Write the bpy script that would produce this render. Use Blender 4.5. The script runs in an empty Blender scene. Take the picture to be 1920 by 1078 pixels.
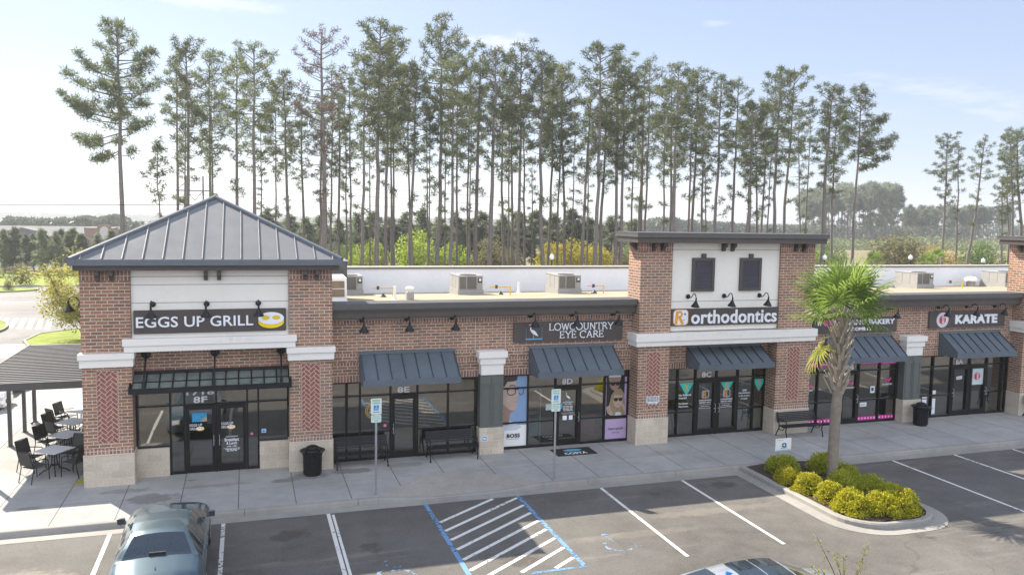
import bpy, bmesh, math, random
import numpy as np
from mathutils import Vector, Matrix
R = math.radians
C = bpy.context.scene.collection
SC = bpy.context.scene

# ------------------------------------------------------------------ camera
F_PX, PITCH, YAW, ROLL, CAM_H = 1529.7, 0.0866274, 0.316394, 0.0174936, 8.2
fw = Vector((math.sin(YAW)*math.cos(PITCH), math.cos(YAW)*math.cos(PITCH), -math.sin(PITCH)))
rt = Vector((math.cos(YAW), -math.sin(YAW), 0)); up = rt.cross(fw)
r2 = math.cos(ROLL)*rt + math.sin(ROLL)*up; u2 = -math.sin(ROLL)*rt + math.cos(ROLL)*up
cam = bpy.data.cameras.new('camera'); cam.sensor_width = 36; cam.lens = F_PX/1920*36
cam.clip_end = 9000; cam.clip_start = 0.2
co = bpy.data.objects.new('camera', cam); C.objects.link(co)
co.matrix_world = Matrix(((r2.x, u2.x, -fw.x, 0), (r2.y, u2.y, -fw.y, 0), (r2.z, u2.z, -fw.z, CAM_H), (0, 0, 0, 1)))
SC.camera = co

# ------------------------------------------------------------------ light
SUN_EL, SUN_AZ = R(39.5), math.atan2(-0.60, 1.055)      # azimuth from +Y towards +X
sdir = Vector((math.sin(SUN_AZ)*math.cos(SUN_EL), math.cos(SUN_AZ)*math.cos(SUN_EL), math.sin(SUN_EL)))
sun = bpy.data.lights.new('sun', 'SUN'); sun.energy = 4.2; sun.angle = R(0.55); sun.color = (1, .91, .77)
so = bpy.data.objects.new('sun', sun); C.objects.link(so)
so.rotation_euler = (-sdir).to_track_quat('-Z', 'Y').to_euler(); so.location = sdir*300
W = bpy.data.worlds.new('World'); SC.world = W; W.use_nodes = True
wt = W.node_tree; wt.nodes.clear()
def wn(t, **k):
    n = wt.nodes.new(t)
    for a, b in k.items(): setattr(n, a, b)
    return n
sky = wn('ShaderNodeTexSky', sky_type='NISHITA', sun_disc=False)
sky.sun_elevation = SUN_EL; sky.sun_rotation = SUN_AZ % (2*math.pi)
sky.air_density = 1.0; sky.dust_density = 0.3; sky.ozone_density = 1.4; sky.altitude = 10
tc = wn('ShaderNodeTexCoord'); sep = wn('ShaderNodeSeparateXYZ'); wt.links.new(tc.outputs['Generated'], sep.inputs[0])
def wmath(op, a, b=None, c=None):
    n = wn('ShaderNodeMath', operation=op)
    for i, q in enumerate((a, b, c)):
        if q is None: continue
        if isinstance(q, (int, float)): n.inputs[i].default_value = q
        else: wt.links.new(q, n.inputs[i])
    return n.outputs[0]
# project the view direction on a cloud plane so that clouds flatten towards the horizon
zc = wmath('MAXIMUM', sep.outputs[2], 0.02); zz = wmath('ADD', zc, 0.10)
cmb = wn('ShaderNodeCombineXYZ')
wt.links.new(wmath('DIVIDE', sep.outputs[0], zz), cmb.inputs[0]); wt.links.new(wmath('DIVIDE', sep.outputs[1], zz), cmb.inputs[1])
def wnoise(scale, detail, rough, off):
    mp = wn('ShaderNodeMapping'); mp.inputs['Location'].default_value = off; wt.links.new(cmb.outputs[0], mp.inputs[0])
    n = wn('ShaderNodeTexNoise'); n.inputs['Scale'].default_value = scale; n.inputs['Detail'].default_value = detail
    n.inputs['Roughness'].default_value = rough; wt.links.new(mp.outputs[0], n.inputs['Vector']); return n.outputs['Fac']
def wramp(fac, a, b):
    n = wn('ShaderNodeMapRange'); n.inputs['From Min'].default_value = a; n.inputs['From Max'].default_value = b
    n.interpolation_type = 'SMOOTHSTEP'; wt.links.new(fac, n.inputs[0]); return n.outputs[0]
CLOUD_OFF = (3.1, 7.7, 0)
big = wramp(wnoise(0.55, 5, .55, CLOUD_OFF), .50, .78)
wisp = wramp(wnoise(2.6, 8, .62, (1.3, 4.2, 0)), .40, .75)
cl = wmath('MULTIPLY', big, wisp)
# two clouds the photograph shows, by direction on the cloud plane
def blob(px, py, rx, ry, gain):
    d = fw*F_PX + r2*(px-960) + u2*(539-py); d.normalize(); k = 1/(max(d.z, .02)+.10)
    dx = wmath('DIVIDE', wmath('SUBTRACT', wmath('DIVIDE', sep.outputs[0], zz), d.x*k), rx)
    dy = wmath('DIVIDE', wmath('SUBTRACT', wmath('DIVIDE', sep.outputs[1], zz), d.y*k), ry)
    r_ = wmath('SQRT', wmath('ADD', wmath('MULTIPLY', dx, dx), wmath('MULTIPLY', dy, dy)))
    nn = wnoise(5.5, 7, .6, (px*.01, py*.01, 0))
    e = wmath('SUBTRACT', wmath('ADD', 1.0, wmath('MULTIPLY', wmath('SUBTRACT', nn, .5), 2.6)), r_)
    return wmath('MULTIPLY', wramp(e, 0.0, .9), gain)
for b in (blob(935, 78, .14, .20, .95), blob(1790, 175, .75, .16, .40), blob(1880, 215, .35, .16, .35), blob(385, 2, .25, .12, .55), blob(1345, 45, .05, .05, .3), blob(240, 160, .5, .14, .35)):
    cl = wmath('MAXIMUM', cl, b)
# hazy daylight: an even pale veil, whiter towards the horizon and towards the sun
zcl = wmath('MINIMUM', wmath('MAXIMUM', sep.outputs[2], 0.0), 1.0)
hz_ = wmath('POWER', wmath('SUBTRACT', 1.0, zcl), 4.0)
dotn = wn('ShaderNodeVectorMath', operation='DOT_PRODUCT'); wt.links.new(tc.outputs['Generated'], dotn.inputs[0]); dotn.inputs[1].default_value = sdir
glow = wramp(dotn.outputs['Value'], .55, 1.0)
vc = wn('ShaderNodeMix', data_type='RGBA'); vc.inputs[6].default_value = (1.55, 1.95, 3.1, 1); vc.inputs[7].default_value = (2.35, 2.7, 3.45, 1)
wt.links.new(wmath('MINIMUM', wmath('ADD', hz_, wmath('MULTIPLY', glow, .6)), 1.0), vc.inputs['Factor'])
veil = wn('ShaderNodeMix', data_type='RGBA'); wt.links.new(sky.outputs[0], veil.inputs[6]); wt.links.new(vc.outputs[2], veil.inputs[7]); veil.inputs['Factor'].default_value = .80
# unseen clouds behind the camera, brightened and spread to fill the shaded fronts
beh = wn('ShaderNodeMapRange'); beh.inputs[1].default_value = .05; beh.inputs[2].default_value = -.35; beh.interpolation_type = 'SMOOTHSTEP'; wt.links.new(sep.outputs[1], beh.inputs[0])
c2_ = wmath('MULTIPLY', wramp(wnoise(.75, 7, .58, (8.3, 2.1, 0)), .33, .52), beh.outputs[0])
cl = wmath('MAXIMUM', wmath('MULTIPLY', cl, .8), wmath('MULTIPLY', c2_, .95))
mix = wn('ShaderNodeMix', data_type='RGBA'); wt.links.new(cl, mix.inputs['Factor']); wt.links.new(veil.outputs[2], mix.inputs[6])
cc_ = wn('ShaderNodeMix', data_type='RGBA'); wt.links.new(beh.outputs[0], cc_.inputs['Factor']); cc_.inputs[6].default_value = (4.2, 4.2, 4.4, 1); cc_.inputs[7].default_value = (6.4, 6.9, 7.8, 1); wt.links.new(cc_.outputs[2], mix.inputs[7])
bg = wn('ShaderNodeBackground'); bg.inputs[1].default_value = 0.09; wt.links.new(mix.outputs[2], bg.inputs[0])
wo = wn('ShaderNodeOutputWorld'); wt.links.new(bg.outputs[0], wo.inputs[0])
SC.view_settings.view_transform = 'Standard'; SC.view_settings.look = 'None'
SC.view_settings.exposure = 1.5; SC.view_settings.gamma = 1.0
SC.render.engine = 'CYCLES'
SC.cycles.max_bounces = 8; SC.cycles.transparent_max_bounces = 16; SC.cycles.caustics_reflective = False; SC.cycles.caustics_refractive = False

# ------------------------------------------------------------------ mesh helpers
OFF = {}
class MB:
    def __init__(s): s.v = []; s.f = []; s.mi = []; s.m = 0
    def add(s, vs, fs):
        b = len(s.v); s.v += [tuple(q) for q in vs]
        for f in fs: s.f.append([b+i for i in f]); s.mi.append(s.m)
        return s
    def box(s, x0, x1, y0, y1, z0, z1):
        return s.add([(x0,y0,z0),(x1,y0,z0),(x1,y1,z0),(x0,y1,z0),(x0,y0,z1),(x1,y0,z1),(x1,y1,z1),(x0,y1,z1)],
                     [(0,3,2,1),(4,5,6,7),(0,1,5,4),(1,2,6,5),(2,3,7,6),(3,0,4,7)])
    def poly(s, pts): return s.add(pts, [tuple(range(len(pts)))])
    def hexa(s, lo, hi):        # lo, hi: lists of equal length -> closed prism
        n = len(lo); return s.add(list(lo)+list(hi), [tuple(range(n-1,-1,-1)), tuple(range(n,2*n))]+[(i,(i+1)%n,n+(i+1)%n,n+i) for i in range(n)])
    def tube(s, pts, rad, n=8, cap=True):
        pts = [Vector(p) for p in pts]
        if not hasattr(rad, '__len__'): rad = [rad]*len(pts)
        rings = []; ref = None
        for i, p in enumerate(pts):
            d = (pts[min(i+1, len(pts)-1)]-pts[max(i-1, 0)]).normalized()
            if ref is None: ref = Vector((1,0,0)) if abs(d.x) < .8 else Vector((0,1,0))
            a = (ref-d*ref.dot(d)).normalized(); b = d.cross(a); ref = a
            rings.append([p+(a*math.cos(2*math.pi*k/n)+b*math.sin(2*math.pi*k/n))*rad[i] for k in range(n)])
        vs = [q for r in rings for q in r]; fs = []
        for i in range(len(pts)-1):
            for k in range(n): fs.append((i*n+k, i*n+(k+1)%n, (i+1)*n+(k+1)%n, (i+1)*n+k))
        if cap: fs.append(tuple(range(n-1,-1,-1))); fs.append(tuple(range((len(pts)-1)*n, len(pts)*n)))
        return s.add(vs, fs)
    def lathe(s, prof, c=(0,0,0), n=20, axis=None):
        q = Vector((0,0,1)).rotation_difference(Vector(axis)) if axis is not None else None
        vs = []
        for r_, z in prof:
            for k in range(n):
                p = Vector((r_*math.cos(2*math.pi*k/n), r_*math.sin(2*math.pi*k/n), z))
                if q: p = q @ p
                vs.append(p+Vector(c))
        fs = [(i*n+k, i*n+(k+1)%n, (i+1)*n+(k+1)%n, (i+1)*n+k) for i in range(len(prof)-1) for k in range(n)]
        if prof[0][0] > 1e-5: fs.append(tuple(range(n-1,-1,-1)))
        if prof[-1][0] > 1e-5: fs.append(tuple(range((len(prof)-1)*n, len(prof)*n)))
        return s.add(vs, fs)
    def build(s, name, mats, parent=None, smooth=False, bevel=0):
        me = bpy.data.meshes.new(name); me.from_pydata(s.v, [], s.f)
        mats = mats if isinstance(mats, (list, tuple)) else [mats]
        for m in mats: me.materials.append(m)
        if len(mats) > 1: me.polygons.foreach_set('material_index', s.mi)
        if smooth: me.polygons.foreach_set('use_smooth', [True]*len(me.polygons))
        me.update()
        if smooth and smooth is not True:
            try: me.set_sharp_from_angle(angle=R(smooth))
            except Exception: pass
        return link(name, me, parent, bevel)
def link(name, me, parent=None, bevel=0):
    o = bpy.data.objects.new(name, me); C.objects.link(o)
    if parent is not None:
        o.parent = parent
        if parent.name in OFF: o.location = -OFF[parent.name]
    if bevel:
        b = o.modifiers.new('bevel', 'BEVEL'); b.width = bevel; b.segments = 2; b.limit_method = 'ANGLE'
    return o
def tag(o, label=None, cat=None, group=None, kind=None):
    if label: o['label'] = label
    if cat: o['category'] = cat
    if group: o['group'] = group
    if kind: o['kind'] = kind
    return o
def empty(name, label, cat, loc=(0,0,0), rz=0, group=None, world=False):
    o = bpy.data.objects.new(name, None); C.objects.link(o); o.location = loc; o.rotation_euler = (0,0,rz); o.empty_display_size = .2
    if world: OFF[o.name] = Vector(loc)
    return tag(o, label, cat, group)
def copy_tree(o, parent=None):
    c = o.copy(); C.objects.link(c)
    if parent is not None: c.parent = parent
    for ch in list(o.children): copy_tree(ch, c)
    return c
def place(o, loc, rz=0, label=None, sc=None, group=None):
    o.location = loc; o.rotation_euler = (0,0,rz)
    if label: o['label'] = label
    if group: o['group'] = group
    if sc: o.scale = (sc,)*3 if isinstance(sc, (int, float)) else sc
    return o
ORD = ['first','second','third','fourth','fifth','sixth','seventh','eighth','ninth','tenth','eleventh','twelfth','thirteenth','fourteenth','fifteenth','sixteenth','seventeenth','eighteenth','nineteenth','twentieth','twenty-first','twenty-second','twenty-third','twenty-fourth']

# ------------------------------------------------------------------ materials
class G:
    def __init__(s, name):
        s.m = bpy.data.materials.new(name); s.m.use_nodes = True; s.t = s.m.node_tree; s.t.nodes.clear()
        s.out = s.t.nodes.new('ShaderNodeOutputMaterial')
    def n(s, ty, ins=None, **k):
        q = s.t.nodes.new(ty)
        for a, b in k.items(): setattr(q, a, b)
        for a, b in (ins or {}).items():
            sk = q.inputs[a]
            if isinstance(b, bpy.types.NodeSocket): s.t.links.new(b, sk)
            else: sk.default_value = b
        return q
    def math(s, op, a, b=0.0, clamp=False):
        q = s.n('ShaderNodeMath', {0: a, 1: b}, operation=op); q.use_clamp = clamp; return q.outputs[0]
    def co(s, scale=None):
        t = s.n('ShaderNodeTexCoord').outputs['Object']
        if scale: t = s.n('ShaderNodeMapping', {'Vector': t, 'Scale': scale}).outputs[0]
        return t
    def noise(s, vec, scale, detail=4, rough=.55):
        return s.n('ShaderNodeTexNoise', {'Vector': vec, 'Scale': scale, 'Detail': detail, 'Roughness': rough}).outputs['Fac']
    def rng(s, f, a, b, c=0.0, d=1.0):
        return s.n('ShaderNodeMapRange', {0: f, 1: a, 2: b, 3: c, 4: d}).outputs[0]
    def mixc(s, f, a, b, blend='MIX'):
        q = s.n('ShaderNodeMix', data_type='RGBA', blend_type=blend)
        for i, v in ((0, f), (6, a), (7, b)):
            if isinstance(v, bpy.types.NodeSocket): s.t.links.new(v, q.inputs[i])
            elif i == 0: q.inputs[0].default_value = v
            else: q.inputs[i].default_value = (*v, 1) if len(v) == 3 else v
        return q.outputs[2]
    def scale(s, col, f):       # colour times scalar
        q = s.n('ShaderNodeVectorMath', operation='SCALE')
        if isinstance(col, bpy.types.NodeSocket): s.t.links.new(col, q.inputs[0])
        else: q.inputs[0].default_value = col[:3]
        if isinstance(f, bpy.types.NodeSocket): s.t.links.new(f, q.inputs['Scale'])
        else: q.inputs['Scale'].default_value = f
        return q.outputs[0]
    def bump(s, h, strength=.3, dist=.02):
        return s.n('ShaderNodeBump', {'Height': h, 'Strength': strength, 'Distance': dist}).outputs[0]
    def fin(s, col, rough=.6, metal=0.0, spec=.5, normal=None, extra=None):
        ins = {'Roughness': rough, 'Metallic': metal, 'Specular IOR Level': spec}
        p = s.n('ShaderNodeBsdfPrincipled', ins)
        if isinstance(col, bpy.types.NodeSocket): s.t.links.new(col, p.inputs['Base Color'])
        else: p.inputs['Base Color'].default_value = (*col, 1)
        if normal is not None: s.t.links.new(normal, p.inputs['Normal'])
        for a, b in (extra or {}).items():
            if isinstance(b, bpy.types.NodeSocket): s.t.links.new(b, p.inputs[a])
            else: p.inputs[a].default_value = b
        s.t.links.new(p.outputs[0], s.out.inputs[0]); return s.m
def mat(name, col, rough=.6, metal=0.0, var=.18, scale=3.0, bump=0.0, bscale=40, spec=.4, extra=None):
    g = G(name); c = g.co()
    nz = g.math('ADD', g.math('MULTIPLY', g.noise(c, scale, 6), .6), g.math('MULTIPLY', g.noise(c, scale*9, 3), .4))
    k = g.rng(nz, .3, .7, 1-var, 1+var)
    nm = g.bump(g.noise(c, bscale, 3), bump, .01) if bump else None
    rr = g.rng(g.noise(c, scale*3, 3), .3, .7, max(rough-.08, .02), min(rough+.08, 1))
    return g.fin(g.scale(col, k), rr, metal, spec, nm, extra)
def brick_mat(name, c1, c2, mortar, bw, rh, ms, swap=False, off=.5, shift=(0,0), var=.25):
    g = G(name); c = g.co(); s = g.n('ShaderNodeSeparateXYZ', {0: c})
    u = g.math('ADD', g.math('ADD', s.outputs[0], s.outputs[1]), shift[0]); v = g.math('ADD', s.outputs[2], shift[1])
    vec = g.n('ShaderNodeCombineXYZ', {0: v if swap else u, 1: u if swap else v}).outputs[0]
    b = g.n('ShaderNodeTexBrick', {'Vector': vec, 'Color1': (*c1, 1), 'Color2': (*c2, 1), 'Mortar': (*mortar, 1), 'Scale': 1.0, 'Mortar Size': ms, 'Mortar Smooth': .15, 'Bias': -.05, 'Brick Width': bw, 'Row Height': rh}, offset=off)
    k = g.rng(g.noise(c, 1.1, 6), .3, .7, 1-var*.6, 1+var*.6); k2 = g.rng(g.noise(c, 28, 3), .3, .7, 1-var, 1+var)
    st_ = g.rng(g.noise(g.co((2.2,2.2,.22)), 1.0, 5, .6), .48, .72)
    col = g.mixc(g.math('MULTIPLY', st_, .22), g.scale(g.scale(b.outputs['Color'], k), k2), (.30,.27,.25))
    h = g.math('ADD', g.math('MULTIPLY', b.outputs['Fac'], -1.0), g.math('MULTIPLY', g.noise(c, 60, 3), .25))
    return g.fin(col, .85, 0, .25, g.bump(h, .55, .012))
BR1, BR2, MOR = (.345,.17,.105), (.19,.115,.083), (.52,.45,.375)
m_brick = brick_mat('brick', BR1, BR2, MOR, .305, .1, .0118)
m_soldier = brick_mat('soldier_brick', (.36,.17,.12), (.18,.105,.09), MOR, .3, .1, .013, swap=True, off=0)
m_stone = brick_mat('stone_block', (.58,.50,.40), (.50,.43,.345), (.62,.57,.50), .42, .235, .006, shift=(.13,.085), var=.16)
m_herr = mat('herringbone_brick', (.27,.095,.075), .85, var=.3, scale=7, bump=.3)
m_mortar = mat('mortar', MOR, .9, var=.12)
m_eifs = mat('cream_stucco', (.78,.74,.685), .9, var=.05, scale=.9, bump=.25, bscale=120)
m_eifs_line = mat('stucco_groove', (.36,.34,.32), .9)
def band_mat():
    g = G('trim_band_stucco'); c = g.co()
    dirt = g.noise(g.co((1.2,1.2,6)), 1.0, 6, .65); streak = g.noise(g.co((9,9,.7)), 1.0, 4)
    f = g.math('MULTIPLY', g.rng(dirt, .5, .75), g.rng(streak, .35, .7))
    return g.fin(g.mixc(g.math('MULTIPLY', f, .45), (.76,.73,.69), (.33,.36,.38)), .9, 0, .3)
m_band = band_mat()
m_trim = mat('dark_brown_trim', (.072,.058,.052), .5, var=.12)
m_cap = mat('slate_metal_trim', (.092,.088,.088), .5, .15, var=.1)
m_roofmetal = mat('standing_seam_metal', (.155,.162,.175), .8, 0, var=.06, scale=.6, spec=.2)
m_roofedge = mat('roof_edge_metal', (.115,.13,.15), .5, .2, var=.1)
m_awn = mat('awning_metal', (.10,.122,.148), .5, .15, var=.16, scale=1.2)
m_awnseam = mat('awning_seam', (.04,.055,.08), .45, .4)
m_wood = mat('grey_green_panel', (.105,.115,.105), .6, var=.08)
m_frame = mat('dark_bronze_frame', (.014,.013,.014), .38, .4, var=.1)
m_black = mat('black_metal', (.012,.013,.016), .4, .4, var=.2)
m_white = mat('white_paint', (.8,.8,.8), .55, var=.03)
m_letter = mat('white_sign_letter', (.78,.79,.84), .4, var=.03)
m_signbrown = mat('sign_brown', (.068,.056,.052), .55, var=.08)
m_egg = mat('egg_yellow', (.85,.58,.02), .4, var=.04)
m_yolk = mat('yolk', (.70,.50,.02), .4, var=.04)
m_orange = mat('logo_orange', (.72,.33,.05), .45, var=.04)
m_blue = mat('sign_blue', (.03,.22,.55), .45, var=.05)
m_ltblue = mat('light_blue', (.10,.38,.60), .45, var=.05)
m_pink = mat('pink_vinyl', (.60,.04,.30), .45, var=.06)
m_red = mat('emblem_red', (.50,.05,.05), .45, var=.05)
m_teal = mat('teal_pennant', (.03,.52,.46), .5, var=.05)
m_decal = mat('white_decal', (.88,.88,.9), .5, var=.03)
m_paper = mat('paper_white', (.70,.72,.74), .7, var=.04)
m_gray = mat('galvanised_steel', (.42,.43,.45), .35, .75, var=.12, scale=8)
m_acwhite = mat('unit_casing', (.33,.325,.31), .6, var=.08)
m_acgrill = mat('unit_grille', (.13,.125,.115), .6, var=.15, scale=6)
m_acdark = mat('unit_dark_panel', (.05,.055,.06), .5)
m_gas = mat('yellow_gas_pipe', (.62,.42,.04), .5)
m_intw = mat('shop_interior', (.14,.14,.13), .8, var=.2, scale=.8)
def glass():
    g = G('storefront_glass')
    c = g.co(); nm = g.bump(g.noise(c, .55, 2), .05, .1)
    fr = g.n('ShaderNodeLayerWeight', {'Blend': .35, 'Normal': nm}).outputs['Fresnel']
    f = g.math('ADD', g.math('MULTIPLY', fr, .75), .28, True)
    tr = g.n('ShaderNodeBsdfTransparent', {'Color': (.50,.55,.54,1)})
    gl = g.n('ShaderNodeBsdfGlossy', {'Color': (.82,.80,.76,1), 'Roughness': .015, 'Normal': nm})
    mx = g.n('ShaderNodeMixShader', {0: f, 1: tr.outputs[0], 2: gl.outputs[0]})
    g.t.links.new(mx.outputs[0], g.out.inputs[0]); return g.m
m_glass = glass()
def leaf_mat(name, c1, c2, trans=.35, rough=.6, objvar=.25):
    g = G(name)
    ge = g.n('ShaderNodeNewGeometry'); oi = g.n('ShaderNodeObjectInfo')
    c = g.mixc(ge.outputs['Random Per Island'], c1, c2)
    k = g.rng(oi.outputs['Random'], 0, 1, 1-objvar, 1+objvar)
    c = g.scale(c, k)
    d = g.n('ShaderNodeBsdfPrincipled', {'Base Color': c, 'Roughness': rough, 'Specular IOR Level': .25})
    t = g.n('ShaderNodeBsdfTranslucent', {'Color': g.scale(c, 1.25)})
    mx = g.n('ShaderNodeMixShader', {0: trans, 1: d.outputs[0], 2: t.outputs[0]})
    g.t.links.new(mx.outputs[0], g.out.inputs[0]); return g.m
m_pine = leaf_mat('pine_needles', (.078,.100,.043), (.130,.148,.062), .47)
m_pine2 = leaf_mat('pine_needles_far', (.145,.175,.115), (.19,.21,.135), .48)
m_rust = leaf_mat('bare_crown_twigs', (.10,.065,.05), (.13,.09,.07), .2)
m_bark = mat('pine_bark', (.165,.14,.128), .9, var=.3, scale=5, bump=.4, bscale=25)
m_twig = mat('twig_bark', (.10,.078,.06), .9, var=.25)
m_yg = leaf_mat('spring_leaves_lime', (.24,.33,.04), (.37,.45,.07), .5)
m_ye = leaf_mat('spring_leaves_yellow', (.40,.36,.03), (.50,.43,.05), .45)
m_ol = leaf_mat('olive_leaves', (.13,.13,.06), (.20,.18,.085), .35)
m_gr = leaf_mat('green_leaves', (.09,.15,.04), (.16,.22,.07), .4)
m_au = leaf_mat('ochre_leaves', (.30,.22,.06), (.36,.27,.09), .4)
m_gold = leaf_mat('hedge_leaves_lit_tone', (.25,.26,.012), (.50,.44,.02), .25, objvar=.08)  # yellower leaf tone: sunlight on the outer shrubs put into the colour
m_hedge = leaf_mat('hedge_leaves_shade_tone', (.28,.31,.02), (.44,.45,.04), .35, objvar=.1)  # same species, greener: shade on the inner shrubs put into the colour
m_tl = leaf_mat('crape_leaves', (.30,.29,.06), (.42,.38,.12), .5)
m_palm = leaf_mat('palm_leaf', (.11,.18,.03), (.30,.39,.09), .4, .45)
m_palmdry = leaf_mat('palm_leaf_yellow', (.20,.24,.05), (.34,.32,.08), .4, .5)
m_palmbark = mat('palm_trunk_bark', (.22,.185,.15), .9, var=.3, scale=6, bump=.6, bscale=18)
m_boot = mat('palm_boot', (.33,.28,.23), .85, var=.3, scale=7)

AST = [(.95,20.9,.55,.35,.45,(.035,.028,.024)),(1.2,21.2,.35,.18,.35,(.09,.045,.025)),(14.1,21.5,.5,.3,.6,(.045,.04,.036)),(6.2,17.9,.5,.35,.6,(.05,.042,.035)),(2.9,19.6,.3,.35,.5,(.045,.04,.04)),(11.9,21.4,.8,.5,.35,(.06,.055,.05)),(9.0,21.6,1.0,.5,.3,(.06,.055,.05)),(-4.9,19.8,1.2,.6,.35,(.30,.26,.21)),(-5.6,21.0,.9,.35,.4,(.07,.06,.05)),(26,21.3,.9,.5,.4,(.06,.055,.05)),(12.5,19.6,2.2,.25,.16,(.34,.29,.23)),(9.6,18.6,2.0,.2,.14,(.34,.29,.23))]
def asphalt(name, base, tint=(1,.95,.88), spots=()):
    g = G(name); c = g.co()
    a = g.noise(c, .22, 7, .62); b = g.noise(c, 1.7, 6, .6); f = g.n('ShaderNodeTexNoise', {'Vector': c, 'Scale': 30.0, 'Detail': 6.0}).outputs['Fac']
    k = g.math('ADD', g.math('ADD', g.rng(a, .3, .7, .70, 1.22), g.rng(b, .3, .7, -.14, .14)), g.math('ADD', g.rng(f, .3, .7, -.24, .24), g.rng(g.noise(c, 11, 5, .7), .3, .7, -.12, .12)))
    # oil spots in the stalls and pale worn streaks along the drive
    spot = g.rng(g.noise(g.co((.55,.45,1)), 1.0, 5, .7), .62, .74)
    k = g.math('MULTIPLY', k, g.rng(spot, 0, 1, 1, .52))
    streak = g.rng(g.noise(g.co((.12,.9,1)), 1.0, 6, .7), .56, .72)
    col = g.mixc(g.math('MULTIPLY', streak, .5), g.scale(tuple(q*base for q in tint), k), (.30,.27,.23))
    cr = g.n('ShaderNodeTexVoronoi', {'Vector': g.n('ShaderNodeVectorMath', {0: c, 1: g.n('ShaderNodeTexNoise', {'Vector': c, 'Scale': .8, 'Detail': 5.0}).outputs['Color']}, operation='ADD').outputs[0], 'Scale': .22}, feature='DISTANCE_TO_EDGE').outputs['Distance']
    crk = g.math('MULTIPLY', g.rng(cr, .0, .006, 1, 0), g.rng(g.noise(c, .35, 3), .5, .6))
    col = g.mixc(g.math('MULTIPLY', crk, .38), col, (.03,.028,.026))
    if spots:
        s = g.n('ShaderNodeSeparateXYZ', {0: c}); nn = g.noise(c, 3.1, 6, .65)
        for x, y, rx, ry, am, cc in spots:
            dx = g.math('DIVIDE', g.math('SUBTRACT', s.outputs[0], x), rx); dy = g.math('DIVIDE', g.math('SUBTRACT', s.outputs[1], y), ry)
            d = g.math('ADD', g.math('ADD', g.math('MULTIPLY', dx, dx), g.math('MULTIPLY', dy, dy)), g.math('MULTIPLY', g.math('SUBTRACT', nn, .5), 4.5))
            col = g.mixc(g.math('MULTIPLY', g.rng(d, .4, 1.15, 1, 0), am), col, cc)
    return g.fin(col, g.rng(b, .3, .7, .72, .9), 0, .35, g.bump(f, .35, .008))
m_asph = asphalt('asphalt', .115, (1,.94,.86), AST)
m_road = asphalt('road_asphalt', .17, (1,.98,.96))
STAINS = [(-2.6,24.3,.75,.42,.55),(-3.3,25.15,.7,.22,.4),(-.9,25.0,1.0,.16,.35),(1.05,24.95,.55,.2,.6),(1.8,25.2,.75,.32,.55),(3.1,25.35,.75,.26,.6),(-5.6,24.3,.3,.12,.5),(4.9,25.55,.6,.25,.35),(8.0,24.9,1.2,.3,.15),(13.5,24.6,1.0,.25,.15),(-1.6,25.7,.25,.08,.5),(21.5,24.4,1.5,.3,.15)]
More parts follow.
